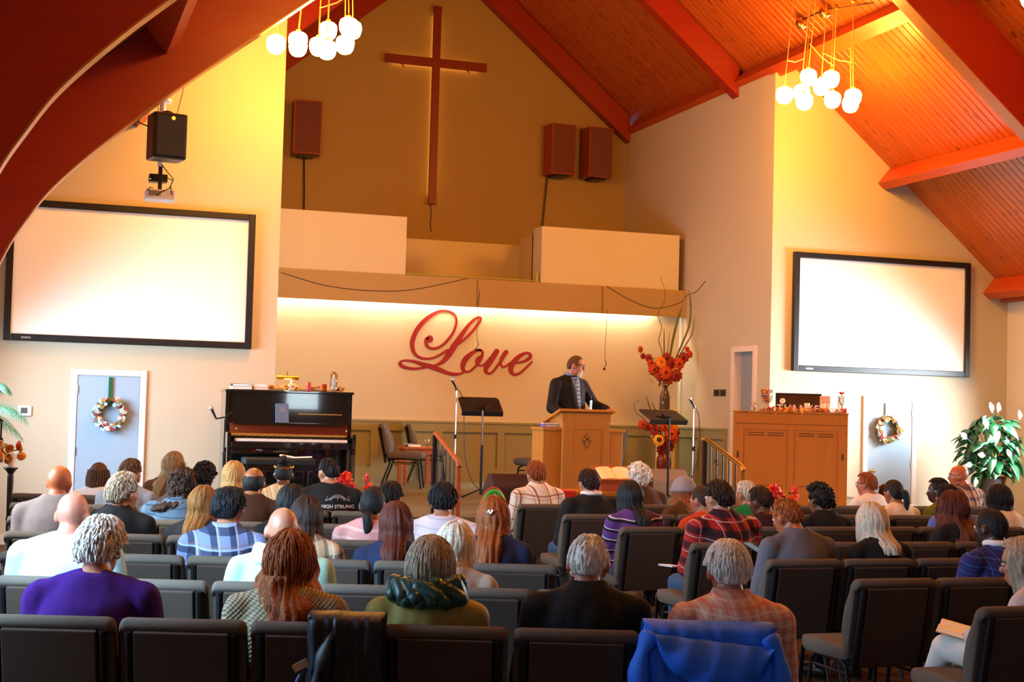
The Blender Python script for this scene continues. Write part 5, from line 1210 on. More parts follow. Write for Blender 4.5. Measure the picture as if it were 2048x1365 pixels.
def build_body(s):
    """s: dict T(head-top z above floor),sw,b,hy,hyaw,hpitch,stand -> (skin bm, top bm, head matrix, params)"""
    T,sw,b=s['T'],s['sw'],s['b']; hy=s.get('hy',.05); st=s.get('stand',False); lean=s.get('lean',0.)
    zs=.93 if st else .475; zS=T-(.300 if st else .272)
    def torso(o):
        k=(zS-zs)
        L_=[(zs-.02,.035,.10*b+o,.08*b+o),(zs+.03,.035,.165*b+o,.125*b+o),(zs+.12,.03,.172*b+o,.130*b+o),(zs+k*.45,.012,.158*b+o,.122*b+o),(zs+k*.70,-.015,.165*b*(sw/.40)**.5+o,.122*b+o),(zS-.07,-.018,sw*.44+o,.108*b+o),(zS-.01,-.02,sw*.38+o,.092+o),(zS+.035,-.018,sw*.26+o,.074+o),(zS+.065,-.012,.080+o*.8,.066+o*.8)]
        return [(z,cy+lean*max(0,(z-zs)/k),rx,ry) for z,cy,rx,ry in L_]
    J={}
    for q in (-1,1):
        sh=Vector((q*(sw/2-.012),-.02+lean*.9,zS-.045))
        el_=Vector((q*(sw/2+.035),.03+lean*.6,zS-.33)); wr=Vector((q*.13,.25,.60)); hd=Vector((q*.07,.33,.575))
        if st: el_=Vector((q*(sw/2+.06),-.03,zS-.32)); wr=Vector((q*(sw/2+.03),.16,zS-.45)); hd=wr+Vector((0,.09,.0))
        if 'arm%d'%q in s: el_,wr,hd=[Vector(v) for v in s['arm%d'%q]]
        J[q]=(sh,el_,wr,hd)
    legs=[]
    for q in (-1,1):
        if st: legs.append([(q*.095,0,zs+.02),(q*.10,.02,.50),(q*.105,-.01,.085),(q*.115,.13,.035)])
        else:
            L_=[(q*.095,.02,zs+.055),(q*.125,.44,zs+.045),(q*.13,.42,.09),(q*.14,.56,.04)]
            if 'leg%d'%q in s: L_=s['leg%d'%q]
            legs.append(L_)
    # head frame
    piv=Vector((0,hy-.035+lean,T-.225)); Hm=Matrix.Translation(piv)@Matrix.Rotation(R(s.get('hyaw',0)),4,'Z')@Matrix.Rotation(R(-s.get('hpitch',0)),4,'X')@Matrix.Rotation(R(s.get('hroll',0)),4,'Y')@Matrix.Translation((0,.035,.107))
    bm=nbm(); rings(bm,torso(0))
    for q in (-1,1):
        sh,el_,wr,hd=J[q]; cap(bm,sh,el_,.050*b**.5,.040*b**.5); cap(bm,el_,wr,.040*b**.5,.028)
        d=(hd-wr).normalized(); s_,u_=frame_at(d); pal=wr+d*.05; M=Matrix((s_,d,u_)).transposed()
        ell(bm,pal,(.040,.050,.017),M,10,6); out=s_ if s_.x*q>0 else -s_
        for f,(w_,l_) in enumerate(((-.030,.066),(-.010,.076),(.011,.070),(.031,.054))):
            a=pal+d*.032+s_*w_*(1 if out.dot(s_)>0 else 1); k1=a+d*l_*.55+Vector((0,0,-.006)); k2=a+d*l_*.95+Vector((0,0,-.022)); cap(bm,a,k1,.0095,.0085,7); cap(bm,k1,k2,.0085,.007,7)
        th0=pal-d*.015-out*.03; th1=th0-out*.028+d*.035; cap(bm,th0,th1,.0125,.010,7); cap(bm,th1,th1+d*.03+Vector((0,0,-.006)),.010,.008,7)
    for L_ in legs:
        cap(bm,L_[0],L_[1],.080*b**.6,.056); cap(bm,L_[1],L_[2],.054,.038); cap(bm,L_[2],L_[3],.040,.034)
    cap(bm,(0,-.012+lean*.9,zS+.03),Hm@Vector((0,-.022,-.055)),.060*s.get('neck',1),.054*s.get('neck',1),14)
    def he(c,r,rot=None): ell(bm,Hm@Vector(c),r,Hm.to_3x3()@(rot.to_3x3() if rot else Matrix.Identity(3)),16,12)
    he((0,-.006,.022),(.0765,.0965,.094)); he((0,.022,-.040),(.060,.068,.078)); he((0,.055,-.092),(.030,.028,.022)); he((0,.074,.028),(.052,.018,.016))
    cap(bm,Hm@Vector((0,.086,.018)),Hm@Vector((0,.104,-.026)),.010,.0155,8); he((0,.088,-.062),(.024,.010,.006)); he((0,.086,-.074),(.020,.010,.006))
    for q in (-1,1):
        he((q*.083,-.006,-.012),(.013,.023,.034),Matrix.Rotation(R(q*14),4,'Z')); he((q*.044,.060,-.022),(.020,.022,.018))
    # garment
    tb=nbm(); o=s.get('loose',.014); rings(tb,torso(o)); sl=s.get('sleeve',1.0)
    for q in (-1,1):
        sh,el_,wr,hd=J[q]; A=.050*b**.5+o+.006; E=.040*b**.5+o+.004; W_=.028+o+.004
        if sl>=1: cap(tb,sh,el_,A,E); cap(tb,el_,wr,E,W_)
        else: cap(tb,sh,sh.lerp(el_,.75),A,E+.008)
        cap(tb,(q*.05,-.02+lean*.95,zS+.035),sh,.046,A*.92)
    if s.get('collar'): 
        h=s['collar']; c=Vector((0,-.008+lean,zS+.05)); up_=Vector((0,.012,h))
        for k in range(20):
            a0=2*PI*k/20; a1=2*PI*(k+1)/20; f=lambda a,zz:c+Vector((.074*math.cos(a),.068*math.sin(a),0))+up_*zz+Vector((0,0,-.02*max(0,math.sin(a))))
            cap(tb,f(a0,.2),f(a1,.2),.013,.013,6); cap(tb,f(a0,.75),f(a1,.75),.010,.010,6)
    if s.get('hood'):
        for k in range(9):
            a=R(200+140*k/8); r=.105; cap(tb,(r*math.cos(a),-.02+r*.9*math.sin(a),zS+.055),(r*1.05*math.cos(a+.2),-.03+r*.95*math.sin(a+.2),zS+.03),.036,.040,8)
    # trousers
    pb=nbm(); rings(pb,[(zs-.03,.035,.10*b+.012,.085*b+.012),(zs+.02,.035,.168*b+.012,.128*b+.012),(zs+.10,.03,.172*b+.014,.130*b+.014),(zs+.13,.03,.15*b,.11*b)])
    for L_ in legs: cap(pb,L_[0],L_[1],.080*b**.6+.014,.056+.016); cap(pb,L_[1],Vector(L_[2])+Vector((0,0,.02)),.054+.016,.038+.020)
    sb=[]
    for L_ in legs: sb.append(nbm()); cap(sb[-1],Vector(L_[2])+Vector((0,-.02,-.035)),Vector(L_[3])+Vector((0,.06,0)),.046,.038,10,1)
    return bm,tb,pb,sb,Hm,zS,torso
def cloth_disp(me,amp,sc_,seed):
    n=len(me.vertices); co=[0.]*(3*n); no=[0.]*(3*n); me.vertices.foreach_get('co',co); me.vertices.foreach_get('normal',no)
    for i in range(0,3*n,3):
        x,y,z=co[i:i+3]
        d=(noise.noise(Vector((x*sc_+seed*3.1,y*sc_,z*sc_)))*.6+noise.noise(Vector((x*sc_*2.4,y*sc_*2.4,z*sc_*1.1+seed)))*.5)*amp
        co[i]+=no[i]*d; co[i+1]+=no[i+1]*d; co[i+2]+=no[i+2]*d
    me.vertices.foreach_set('co',co); me.update()
# ---------------------------------------------------------------- garment materials
def cloth(name,c,rough=.85,var=.14,scale=14,bump=.35,bs=260,spec=.2):
    return plain(name,c,rough,var=var,scale=scale,bump=bump,bscale=bs,spec=spec)
def plaid(name,base,bands,tilt=0):
    """bands: (colour, period, width fraction, phase, axis, strength)"""
    if name in _mc: return _mc[name]
    t=NT(name); sep=t.node('ShaderNodeSeparateXYZ'); t.l(t.coord(),sep.inputs[0]); x,y,z=sep.outputs
    u=t.math('ADD',x,t.math('MULTIPLY',y,.55)); v=t.math('ADD',z,t.math('MULTIPLY',y,-.35)); col=base
    for c,p,w,ph,axn,st in bands:
        q=u if axn=='u' else v
        f=t.math('LESS_THAN',t.math('FRACT',t.math('ADD',t.math('DIVIDE',q,p),ph+20.)),w); col=t.mix(t.math('MULTIPLY',f,st),col,c)
    t.col(col); t.set(.85,0,.2); t.bump(t.noise(300),.3,.003); _mc[name]=t.m; return t.m
def knit(name,a,b,s=62):
    if name in _mc: return _mc[name]
    t=NT(name); sep=t.node('ShaderNodeSeparateXYZ'); t.l(t.coord(),sep.inputs[0]); x,y,z=sep.outputs
    w=t.math('MULTIPLY',t.math('SINE',t.math('MULTIPLY',t.math('ADD',x,t.math('MULTIPLY',y,.6)),6.28*s)),t.math('SINE',t.math('MULTIPLY',t.math('ADD',z,t.math('MULTIPLY',y,.2)),6.28*s)))
    f=t.math('MULTIPLY_ADD',w,.5,.5); t.col(t.mix(t.math('MULTIPLY',f,t.math('ADD',t.noise(40),.3)),a,b)); t.set(.95,0,.15); t.bump(f,.6,.008); _mc[name]=t.m; return t.m
TOPS={
'purple':lambda:knit('purple knit',(.034,.004,.10),(.064,.012,.17),150),
'creamknit':lambda:knit('cream chunky knit',(.14,.11,.06),(.55,.48,.32),48),
'olive':lambda:cloth('olive jacket cloth',(.27,.21,.045),.6,bump=.2),
'black':lambda:cloth('black cloth',(.010,.010,.011)),
'blackshine':lambda:cloth('black padded cloth',(.010,.010,.012),.5),
'pinkplaid':lambda:plaid('pink checked shirt',(.60,.34,.22),[((.62,.15,.11),.052,.20,0,'u',.75),((.72,.58,.46),.052,.18,.45,'u',.6),((.62,.20,.15),.052,.20,0,'v',.75),((.74,.55,.44),.052,.15,.5,'v',.55)]),
'cyan':lambda:cloth('pale cyan cotton',(.34,.56,.56),var=.06),
'mint':lambda:cloth('mint fleece',(.34,.48,.34),var=.08),
'greige':lambda:knit('grey beige knit',(.34,.27,.21),(.58,.49,.40),110),
'floral':lambda:plaid('white and blue floral print',(.62,.60,.66),[((.08,.10,.35),.045,.35,.2,'u',.7),((.62,.60,.66),.03,.5,0,'v',.8)]),
'blueplaid':lambda:plaid('blue plaid flannel',(.17,.21,.38),[((.015,.018,.04),.115,.34,.1,'u',.8),((.015,.018,.04),.115,.34,.2,'v',.8),((.30,.36,.55),.115,.10,.75,'u',.8),((.30,.36,.55),.115,.10,.85,'v',.8),((.35,.13,.04),.115,.025,.62,'u',.9),((.35,.13,.04),.115,.025,.7,'v',.9)]),
'tanplaid':lambda:plaid('tan and brown plaid',(.50,.34,.19),[((.08,.05,.05),.10,.25,.1,'u',.7),((.08,.05,.05),.10,.25,.2,'v',.7),((.70,.55,.38),.10,.08,.6,'u',.8)]),
'navy':lambda:cloth('navy cloth',(.014,.020,.050)),
'dark':lambda:cloth('charcoal cloth',(.022,.020,.022)),
'taupe':lambda:cloth('taupe shirt cotton',(.17,.125,.115),var=.08),
'pink':lambda:plaid('pink striped knit',(.62,.30,.28),[((.75,.52,.47),.06,.25,.1,'v',.7)]),
'lavender':lambda:plaid('pale lavender striped jersey',(.66,.58,.62),[((.42,.36,.46),.052,.18,.1,'v',.55)]),
'puffer':lambda:plaid('steel blue quilted jacket',(.075,.13,.20),[((.02,.04,.07),.055,.14,.1,'v',.8)]),
'brownjacket':lambda:cloth('dark brown jacket',(.045,.016,.008)),
'creamstripe':lambda:plaid('cream and tan striped top',(.62,.46,.26),[((.36,.20,.08),.022,.35,0,'u',.7),((.78,.66,.45),.06,.2,.3,'u',.6)]),
'white':lambda:cloth('white cotton',(.72,.68,.66),var=.05),
'grey':lambda:cloth('grey cotton',(.20,.19,.21),var=.06),
'greyshirt':lambda:cloth('slate grey shirt',(.115,.108,.125),var=.08),
'blazer':lambda:plaid('blue checked blazer',(.016,.026,.13),[((.06,.11,.33),.05,.10,.1,'u',.8),((.06,.11,.33),.05,.10,.2,'v',.8),((.10,.02,.06),.05,.06,.6,'u',.7),((.10,.02,.06),.05,.06,.7,'v',.7)]),
'redplaid':lambda:plaid('red buffalo flannel',(.34,.018,.014),[((.010,.010,.014),.12,.42,.1,'u',.85),((.010,.010,.014),.12,.42,.2,'v',.85),((.52,.46,.42),.12,.045,.3,'u',.75),((.52,.46,.42),.12,.045,.4,'v',.75)]),
'orange':lambda:cloth('orange red fleece',(.55,.055,.012),var=.08),
'purplestripe':lambda:plaid('purple white and black stripes',(.10,.035,.19),[((.62,.58,.66),.085,.16,.0,'v',1),((.012,.010,.02),.085,.24,.16,'v',1)]),
'maroon':lambda:cloth('dark maroon cloth',(.035,.010,.012)),
'blue':lambda:cloth('periwinkle blue shirt',(.10,.15,.50),var=.08),
'creamtop':lambda:cloth('cream cotton',(.70,.58,.44),var=.06),
'green':lambda:cloth('green fleece',(.010,.20,.055),var=.1),
'olivegreen':lambda:cloth('olive green cotton',(.12,.15,.02),var=.1),
'whiteplaid':lambda:plaid('white flannel with brown plaid',(.70,.60,.50),[((.24,.07,.025),.125,.12,.1,'u',.9),((.24,.07,.025),.125,.035,.32,'u',.9),((.24,.07,.025),.125,.10,.2,'v',.8),((.24,.07,.025),.125,.03,.40,'v',.8)]),
'pinkwhite':lambda:cloth('pale pink cotton',(.75,.55,.50),var=.05),
'rustplaid':lambda:plaid('rust and black plaid',(.40,.19,.09),[((.03,.02,.03),.09,.40,.1,'u',.8),((.03,.02,.03),.09,.35,.2,'v',.8),((.62,.46,.34),.09,.10,.65,'u',.8)]),
'browncoat':lambda:cloth('brown coat cloth',(.075,.030,.008)),
'creamsweater':lambda:knit('cream fine knit',(.58,.50,.46),(.76,.69,.65),190),
}
PANTS=[cloth('dark trousers',(.014,.014,.018)),cloth('blue denim',(.030,.060,.12)),cloth('cream trousers',(.62,.57,.50))]
M_shoe=plain('dark shoe leather',(.015,.012,.010),.4)
M_eye=plain('eye white',(.75,.72,.70),.2,var=0); M_iris=plain('dark iris',(.02,.012,.01),.15,var=0)
# ---------------------------------------------------------------- the congregation
PEOPLE=[
('L', 0, 0.298, 6.363, 1.232, 'fluffy', 'silver', 'pink', 'purple', 0.45, 1.28, -10, 6, {'collar': 0.0}, 'person in a purple sweater seated in the nearest row'),
('L', 0, 1.064, 6.114, 1.192, 'longwavy', 'auburn', 'fair', 'creamknit', 0.4, 1.12, 3, 4, {'loose': 0.02}, 'person in a cream chunky knit seated in the nearest row'),
('L', 0, 1.621, 5.933, 1.191, 'bob', 'greyblond', 'fair', 'olive', 0.4, 1.05, -8, 4, {'loose': 0.02}, 'person in an olive jacket with a bunched dark green hood'),
('L', 0, 2.252, 5.728, 1.227, 'thin', 'white', 'pink', 'black', 0.42, 1.15, -12, 4, {'collar': 0.05, 'loose': 0.022}, 'person in a black jacket seated in the nearest row'),
('L', 0, 2.825, 5.542, 1.209, 'thick', 'white', 'pink', 'pinkplaid', 0.41, 1.1, 8, 4, {'collar': 0.05, 'loose': 0.018}, 'person in a pink checked shirt behind the draped blue jacket'),
('L', 1, 0.223, 7.707, 1.269, 'bald', '', 'pink', 'cyan', 0.46, 1.22, -6, 4, {'sleeve': 0.7}, 'person in a pale cyan shirt, second row by the left wall'),
('L', 1, 1.247, 7.374, 1.221, 'bald', '', 'fair', 'mint', 0.43, 1.15, 8, 6, {'hood': 1}, 'person in a mint fleece with a white hood, second row'),
('L', 1, 2.057, 7.111, 1.158, 'medium', 'platinum', 'fair', 'greige', 0.38, 1.1, -30, 4, {}, 'person in a grey beige knit just ahead of the olive jacket'),
('L', 1, 2.721, 6.895, 1.065, 'short', 'brown', 'fair', 'floral', 0.4, 1.1, 0, 4, {}, 'person in a blue and white floral top, mostly hidden behind the black jacket'),
('L', 2, 1.12, 8.595, 1.234, 'thick', 'black', 'fair', 'blueplaid', 0.42, 1.1, -12, 4, {'collar': 0.04}, 'person in a blue plaid flannel shirt, left block'),
('L', 2, 1.553, 8.455, 1.196, 'long', 'darkbrown', 'fair', 'tanplaid', 0.38, 1.0, -5, 4, {}, 'person in a tan and brown plaid shirt, left block'),
('L', 2, 2.057, 8.291, 1.177, 'xlong', 'redbrown', 'fair', 'navy', 0.37, 1.0, 0, 4, {}, 'person in navy seated just ahead of the olive jacket, third row'),
('L', 2, 2.593, 8.117, 1.224, 'xlong', 'auburn', 'fair', 'navy', 0.38, 1.05, -8, 6, {'clip': 1}, 'person in navy with a silver hair clip, third row at the aisle'),
('L', 3, 0.2, 10.164, 1.291, 'bald', '', 'red', 'taupe', 0.43, 1.12, -12, 2, {'collar': 0.04}, 'person in a taupe shirt beside the left wall'),
('L', 3, 0.598, 10.035, 1.229, 'fluffy', 'greyblond', 'fair', 'black', 0.41, 1.05, -42, 2, {'collar': 0.04}, 'person in a black coat looking right, fourth row on the left'),
('L', 3, 1.114, 9.867, 1.169, 'xlong', 'strawberry', 'fair', 'dark', 0.37, 1.0, -10, 4, {}, 'person in charcoal clothes seated left of the blue plaid flannel'),
('L', 3, 1.678, 9.684, 1.195, 'long', 'black', 'fair', 'black', 0.37, 1.0, 0, 4, {}, 'person in black seated ahead of the tan plaid shirt, fourth row'),
('L', 3, 2.193, 9.517, 1.199, 'lowpony', 'black', 'tan', 'pink', 0.39, 1.05, -8, 4, {}, 'person in a pink striped top, left block'),
('L', 3, 2.643, 9.371, 1.234, 'thick', 'black', 'fair', 'lavender', 0.44, 1.15, 0, 4, {'sleeve': 0.7}, 'person in a pale lavender striped shirt near the aisle'),
('L', 4, 1.094, 11.134, 1.219, 'curlylong', 'darkbrown', 'fair', 'puffer', 0.4, 1.15, -45, 4, {'glasses': 1, 'collar': 0.05, 'loose': 0.03}, 'person in a steel blue puffer jacket and glasses looking right'),
('L', 4, 1.614, 10.965, 1.256, 'fringe', 'black', 'tan', 'brownjacket', 0.42, 1.1, -5, 2, {'collar': 0.03}, 'person in a dark brown jacket in front of the piano'),
('L', 4, 2.576, 10.652, 1.167, 'thick', 'black', 'tan', 'black', 0.4, 1.0, -25, 4, {}, 'person in black seated ahead of the pink striped top'),
('L', 6, 1.531, 13.542, 1.154, 'curly', 'black', 'brown', 'dark', 0.38, 1.0, -20, 2, {}, 'person in charcoal seated left of the piano, front row'),
('L', 5, 1.641, 12.326, 1.235, 'long', 'blonde', 'fair', 'dark', 0.37, 1.0, -5, 4, {}, "person in charcoal seated in front of the piano keys' left end"),
('L', 5, 2.431, 12.07, 1.292, 'thin', 'black', 'fair', 'black', 0.44, 1.15, 42, 6, {'sleeve': 0.7, 'text': 1}, 'person in a black tee printed HIGH STRUNG, turned left'),
('L', 6, 0.617, 13.839, 1.142, 'braids', 'brown', 'brown', 'white', 0.38, 1.0, -8, 2, {}, 'person in a white top in front of the wreath door, front row'),
('L', 5, 0.815, 12.595, 1.233, 'short', 'brown', 'fair', 'grey', 0.4, 1.05, -20, 2, {'collar': 0.03}, 'person in a grey jacket in front of the wreath door'),
('L', 6, 1.258, 13.631, 1.258, 'long', 'lightbrown', 'fair', 'browncoat', 0.38, 1.0, -40, 0, {'glasses': 1}, 'person in a brown coat and glasses looking right, front left row'),
('L', 6, 2.239, 13.312, 1.206, 'bun', 'black', 'brown', 'creamstripe', 0.38, 1.05, 10, 4, {'band': 1}, 'person in a cream striped top with a gold hair band before the piano'),
('R', 0, 4.782, 6.14, 1.166, 'medium', 'greyblond', 'fair', 'creamsweater', 0.39, 1.05, 14, 10, {'glasses': 1, 'book': 1, 'yaw': 28}, 'person in a cream sweater and trousers holding an open book, right edge'),
('R', 1, 5.401, 7.24, 1.238, 'crop', 'black', 'dark', 'blazer', 0.43, 1.12, 22, 2, {'wcollar': 1, 'loose': 0.018}, 'person in a blue checked blazer with a white collar'),
('R', 2, 4.631, 8.23, 1.234, 'thin', 'auburn', 'red', 'greyshirt', 0.44, 1.15, 24, 18, {'collar': 0.04, 'lean': 0.02}, 'person in a slate grey shirt with the head bowed'),
('R', 2, 5.227, 8.23, 1.191, 'medium', 'platinum', 'fair', 'black', 0.39, 1.05, 12, 6, {}, 'person in black seated right of the slate grey shirt'),
('R', 3, 4.653, 9.3, 1.269, 'thick', 'darkbrown', 'fair', 'redplaid', 0.46, 1.2, 24, 2, {'collar': 0.04, 'lean': 0.02, 'loose': 0.02}, 'person in a red and black plaid flannel shirt and jeans'),
('R', 3, 6.594, 9.3, 1.202, 'longwavy', 'redbrown', 'fair', 'black', 0.39, 1.05, 6, 4, {}, 'person in black seated ahead of the blue checked blazer'),
('R', 3, 7.391, 9.3, 1.117, 'short', 'darkbrown', 'fair', 'browncoat', 0.42, 1.15, 10, 4, {}, 'person in a brown coat cut off by the right edge'),
('R', 4, 4.509, 10.55, 1.198, 'long', 'black', 'fair', 'purplestripe', 0.39, 1.1, 12, 4, {}, 'person in a purple, white and black striped top'),
('R', 4, 5.138, 10.55, 1.173, 'crop', 'darkbrown', 'fair', 'orange', 0.4, 1.05, 28, 4, {}, 'person in an orange red fleece behind the red plaid flannel'),
('R', 4, 5.674, 10.55, 1.17, 'short', 'darkbrown', 'brown', 'maroon', 0.38, 1.0, 30, 12, {}, 'person in maroon seated right of the red plaid flannel'),
('R', 4, 6.202, 10.55, 1.18, 'curly', 'black', 'tan', 'black', 0.4, 1.05, 18, 6, {'collar': 0.04}, 'person in black seated in front of the organ cabinet'),
('R', 4, 7.425, 10.55, 1.199, 'short', 'black', 'brown', 'blue', 0.4, 1.05, 15, 4, {}, 'person in a periwinkle blue shirt, right block'),
('R', 4, 7.944, 10.55, 1.195, 'bob', 'black', 'tan', 'creamtop', 0.37, 1.0, -5, 4, {}, 'person in a cream top in front of the lily pot'),
('R', 5, 4.64, 11.8, 1.231, 'short', 'darkbrown', 'fair', 'black', 0.43, 1.2, 5, 2, {'loose': 0.03, 'wcollar': 0.5}, 'person in a bulky black coat below the pulpit'),
('R', 5, 5.558, 11.8, 1.167, 'medium', 'auburn', 'fair', 'browncoat', 0.4, 1.1, 8, 4, {'beanie': 1, 'collar': 0.05}, 'person in a grey knitted cap and brown coat'),
('R', 5, 6.184, 11.8, 1.147, 'short', 'silver', 'fair', 'green', 0.41, 1.1, 22, 6, {}, 'person in a green fleece in front of the stair handrail'),
('R', 5, 7.712, 11.8, 1.173, 'pony', 'black', 'tan', 'creamtop', 0.37, 1.0, 5, 4, {}, 'person in a cream top in front of the right door'),
('R', 5, 8.21, 11.8, 1.192, 'short', 'black', 'dark', 'olivegreen', 0.38, 1.0, 48, 2, {}, 'person in an olive green top looking left'),
('R', 6, 4.571, 13.0, 1.245, 'thick', 'auburn', 'fair', 'whiteplaid', 0.42, 1.12, 4, 2, {'collar': 0.045, 'loose': 0.02}, 'person in a white flannel with brown plaid, front row'),
('R', 6, 5.641, 13.0, 1.227, 'curly', 'white', 'pink', 'browncoat', 0.42, 1.15, 12, 4, {'collar': 0.04}, 'person in a dark brown coat, front row right of the open bible'),
('R', 6, 8.181, 13.0, 1.184, 'short', 'auburn', 'pink', 'white', 0.43, 1.15, 40, 2, {'glasses': 1}, 'person in a white shirt and glasses before the right door'),
('R', 6, 8.414, 13.0, 1.064, 'short', 'redbrown', 'fair', 'pinkwhite', 0.42, 1.15, 5, 4, {}, 'person in a pale pink shirt before the right door, half hidden'),
('R', 6, 9.288, 13.0, 1.284, 'bald', '', 'red', 'rustplaid', 0.43, 1.12, 52, 2, {'glasses': 1, 'collar': 0.04}, 'person in a rust plaid shirt and glasses beside the peace lily')]
def accessories(o,Hm,opt,hairc):
    if opt.get('glasses'):
        bm=nbm()
        for q in (-1,1):
            tube(bm,[Hm@Vector((q*.034+.024*math.cos(2*PI*k/14),.100-.010*abs(math.cos(2*PI*k/14)),.012+.018*math.sin(2*PI*k/14))) for k in range(14)],.0022,5,closed=True)
            tube(bm,[Hm@Vector(p) for p in ((q*.058,.092,.016),(q*.082,.03,.014),(q*.086,-.01,.008),(q*.084,-.03,-.008))],.0028,5)
        tube(bm,[Hm@Vector(p) for p in ((-.010,.108,.014),(.010,.108,.014))],.0022,5); obj('glasses',bm,plain('dark spectacle frame',(.02,.015,.012),.3,metal=.4),o)
    if opt.get('clip'):
        bm=nbm(); 
        for k in range(5): ell(bm,Hm@Vector((-.012+.006*k,-.128,.03+.008*math.sin(k*2))),(.008,.006,.012),Hm.to_3x3(),8,6)
        obj('hair_clip',bm,M_chrome,o)
    if opt.get('band'):
        bm=nbm(); tube(bm,[Hm@Vector((.088*math.sin(a),-.085*math.cos(a)-.012,.075+.012*math.cos(a*9)*.4-.02*math.cos(a))) for a in [R(-80+160*k/20) for k in range(21)]],.0055,6); obj('hair_band',bm,M_brass,o)
    if opt.get('beanie'):
        bm=nbm(); naz=40; rows=[]
        for i in range(naz):
            a=2*PI*i/naz; col=[]
            for j in range(13):
                e=R(88-90*j/12); rr=.030+.0022*math.sin(a*20)*(j>0)
                if j>=11: rr+=.006
                col.append(bm.verts.new(Hm@Vector((math.sin(a)*math.cos(e)*(.079+rr),-math.cos(a)*math.cos(e)*(.100+rr),math.sin(e)*(.108+rr)+.006))))
            col.append(bm.verts.new(Hm@Vector((math.sin(a)*.078,-math.cos(a)*.098,-.002)))); rows.append(col)
        top=bm.verts.new(Hm@Vector((0,0,.145)))
        for i in range(naz):
            p,q=rows[i],rows[(i+1)%naz]; bm.faces.new((top,q[0],p[0]))
            for j in range(13): bm.faces.new((p[j],q[j],q[j+1],p[j+1]))
        obj('knitted_cap',bm,knit('grey knit cap',(.22,.20,.22),(.40,.37,.39),120),o,smooth=True)
def eyes(o,Hm):
    for q in (-1,1):
        bm=nbm(); ell(bm,Hm@Vector((q*.031,.0775,.006)),(.013,.011,.011),Hm.to_3x3(),10,8); e=obj('eye',bm,M_eye,o,smooth=True)
        bm=nbm(); ell(bm,Hm@Vector((q*.031,.0880,.006)),(.0055,.002,.0055),Hm.to_3x3(),8,6); obj('iris',bm,M_iris,e,smooth=True)
SPEC=[];TMP=[]
for i,(sd,r,X,Y_,T,h,hc,sk,top,sw,b,hya,hp,opt,lab) in enumerate(PEOPLE):
    near=(sd=='L' and r<2) or (sd=='R' and r<3)
    base=-18 if sd=='L' else 4+max(0,(X-6.3))*2.5
    yaw=opt.get('yaw',base); s=dict(T=T,sw=sw,b=b,hyaw=hya*(1 if sd=='L' else .8),hpitch=hp,loose=opt.get('loose',.014),sleeve=opt.get('sleeve',1.),collar=opt.get('collar',0),hood=opt.get('hood',0),lean=opt.get('lean',0.))
    if opt.get('book'):
        s['arm-1']=((-.27,.03,T-.56),(-.13,.27,.66),(-.05,.34,.655)); s['arm1']=((.26,.05,T-.56),(.15,.27,.63),(.07,.34,.63))
        s['leg-1']=[(-.095,.02,.53),(-.08,.44,.58),(.05,.60,.30),(.08,.70,.22)]
    # head sits at local (0,hy): shift the body so that the head lands at X,Y
    hy=.05+s['lean']; a=R(yaw); off=Vector((-math.sin(a)*hy,math.cos(a)*hy,0))
    bm,tb,pb,sb,Hm,zS,tor=build_body(s)
    fine=opt.get('book')
    TMP+=[remesh_obj(bm,.0078 if fine else (.0118 if near else .0165),3),remesh_obj(tb,.013 if near else .019,5),remesh_obj(pb,.02,4)]
    SPEC.append((X-off.x,Y_-off.y,a,h,hc,sk,top,opt,lab,sb,Hm,zS,tor,i,sd,r,T))
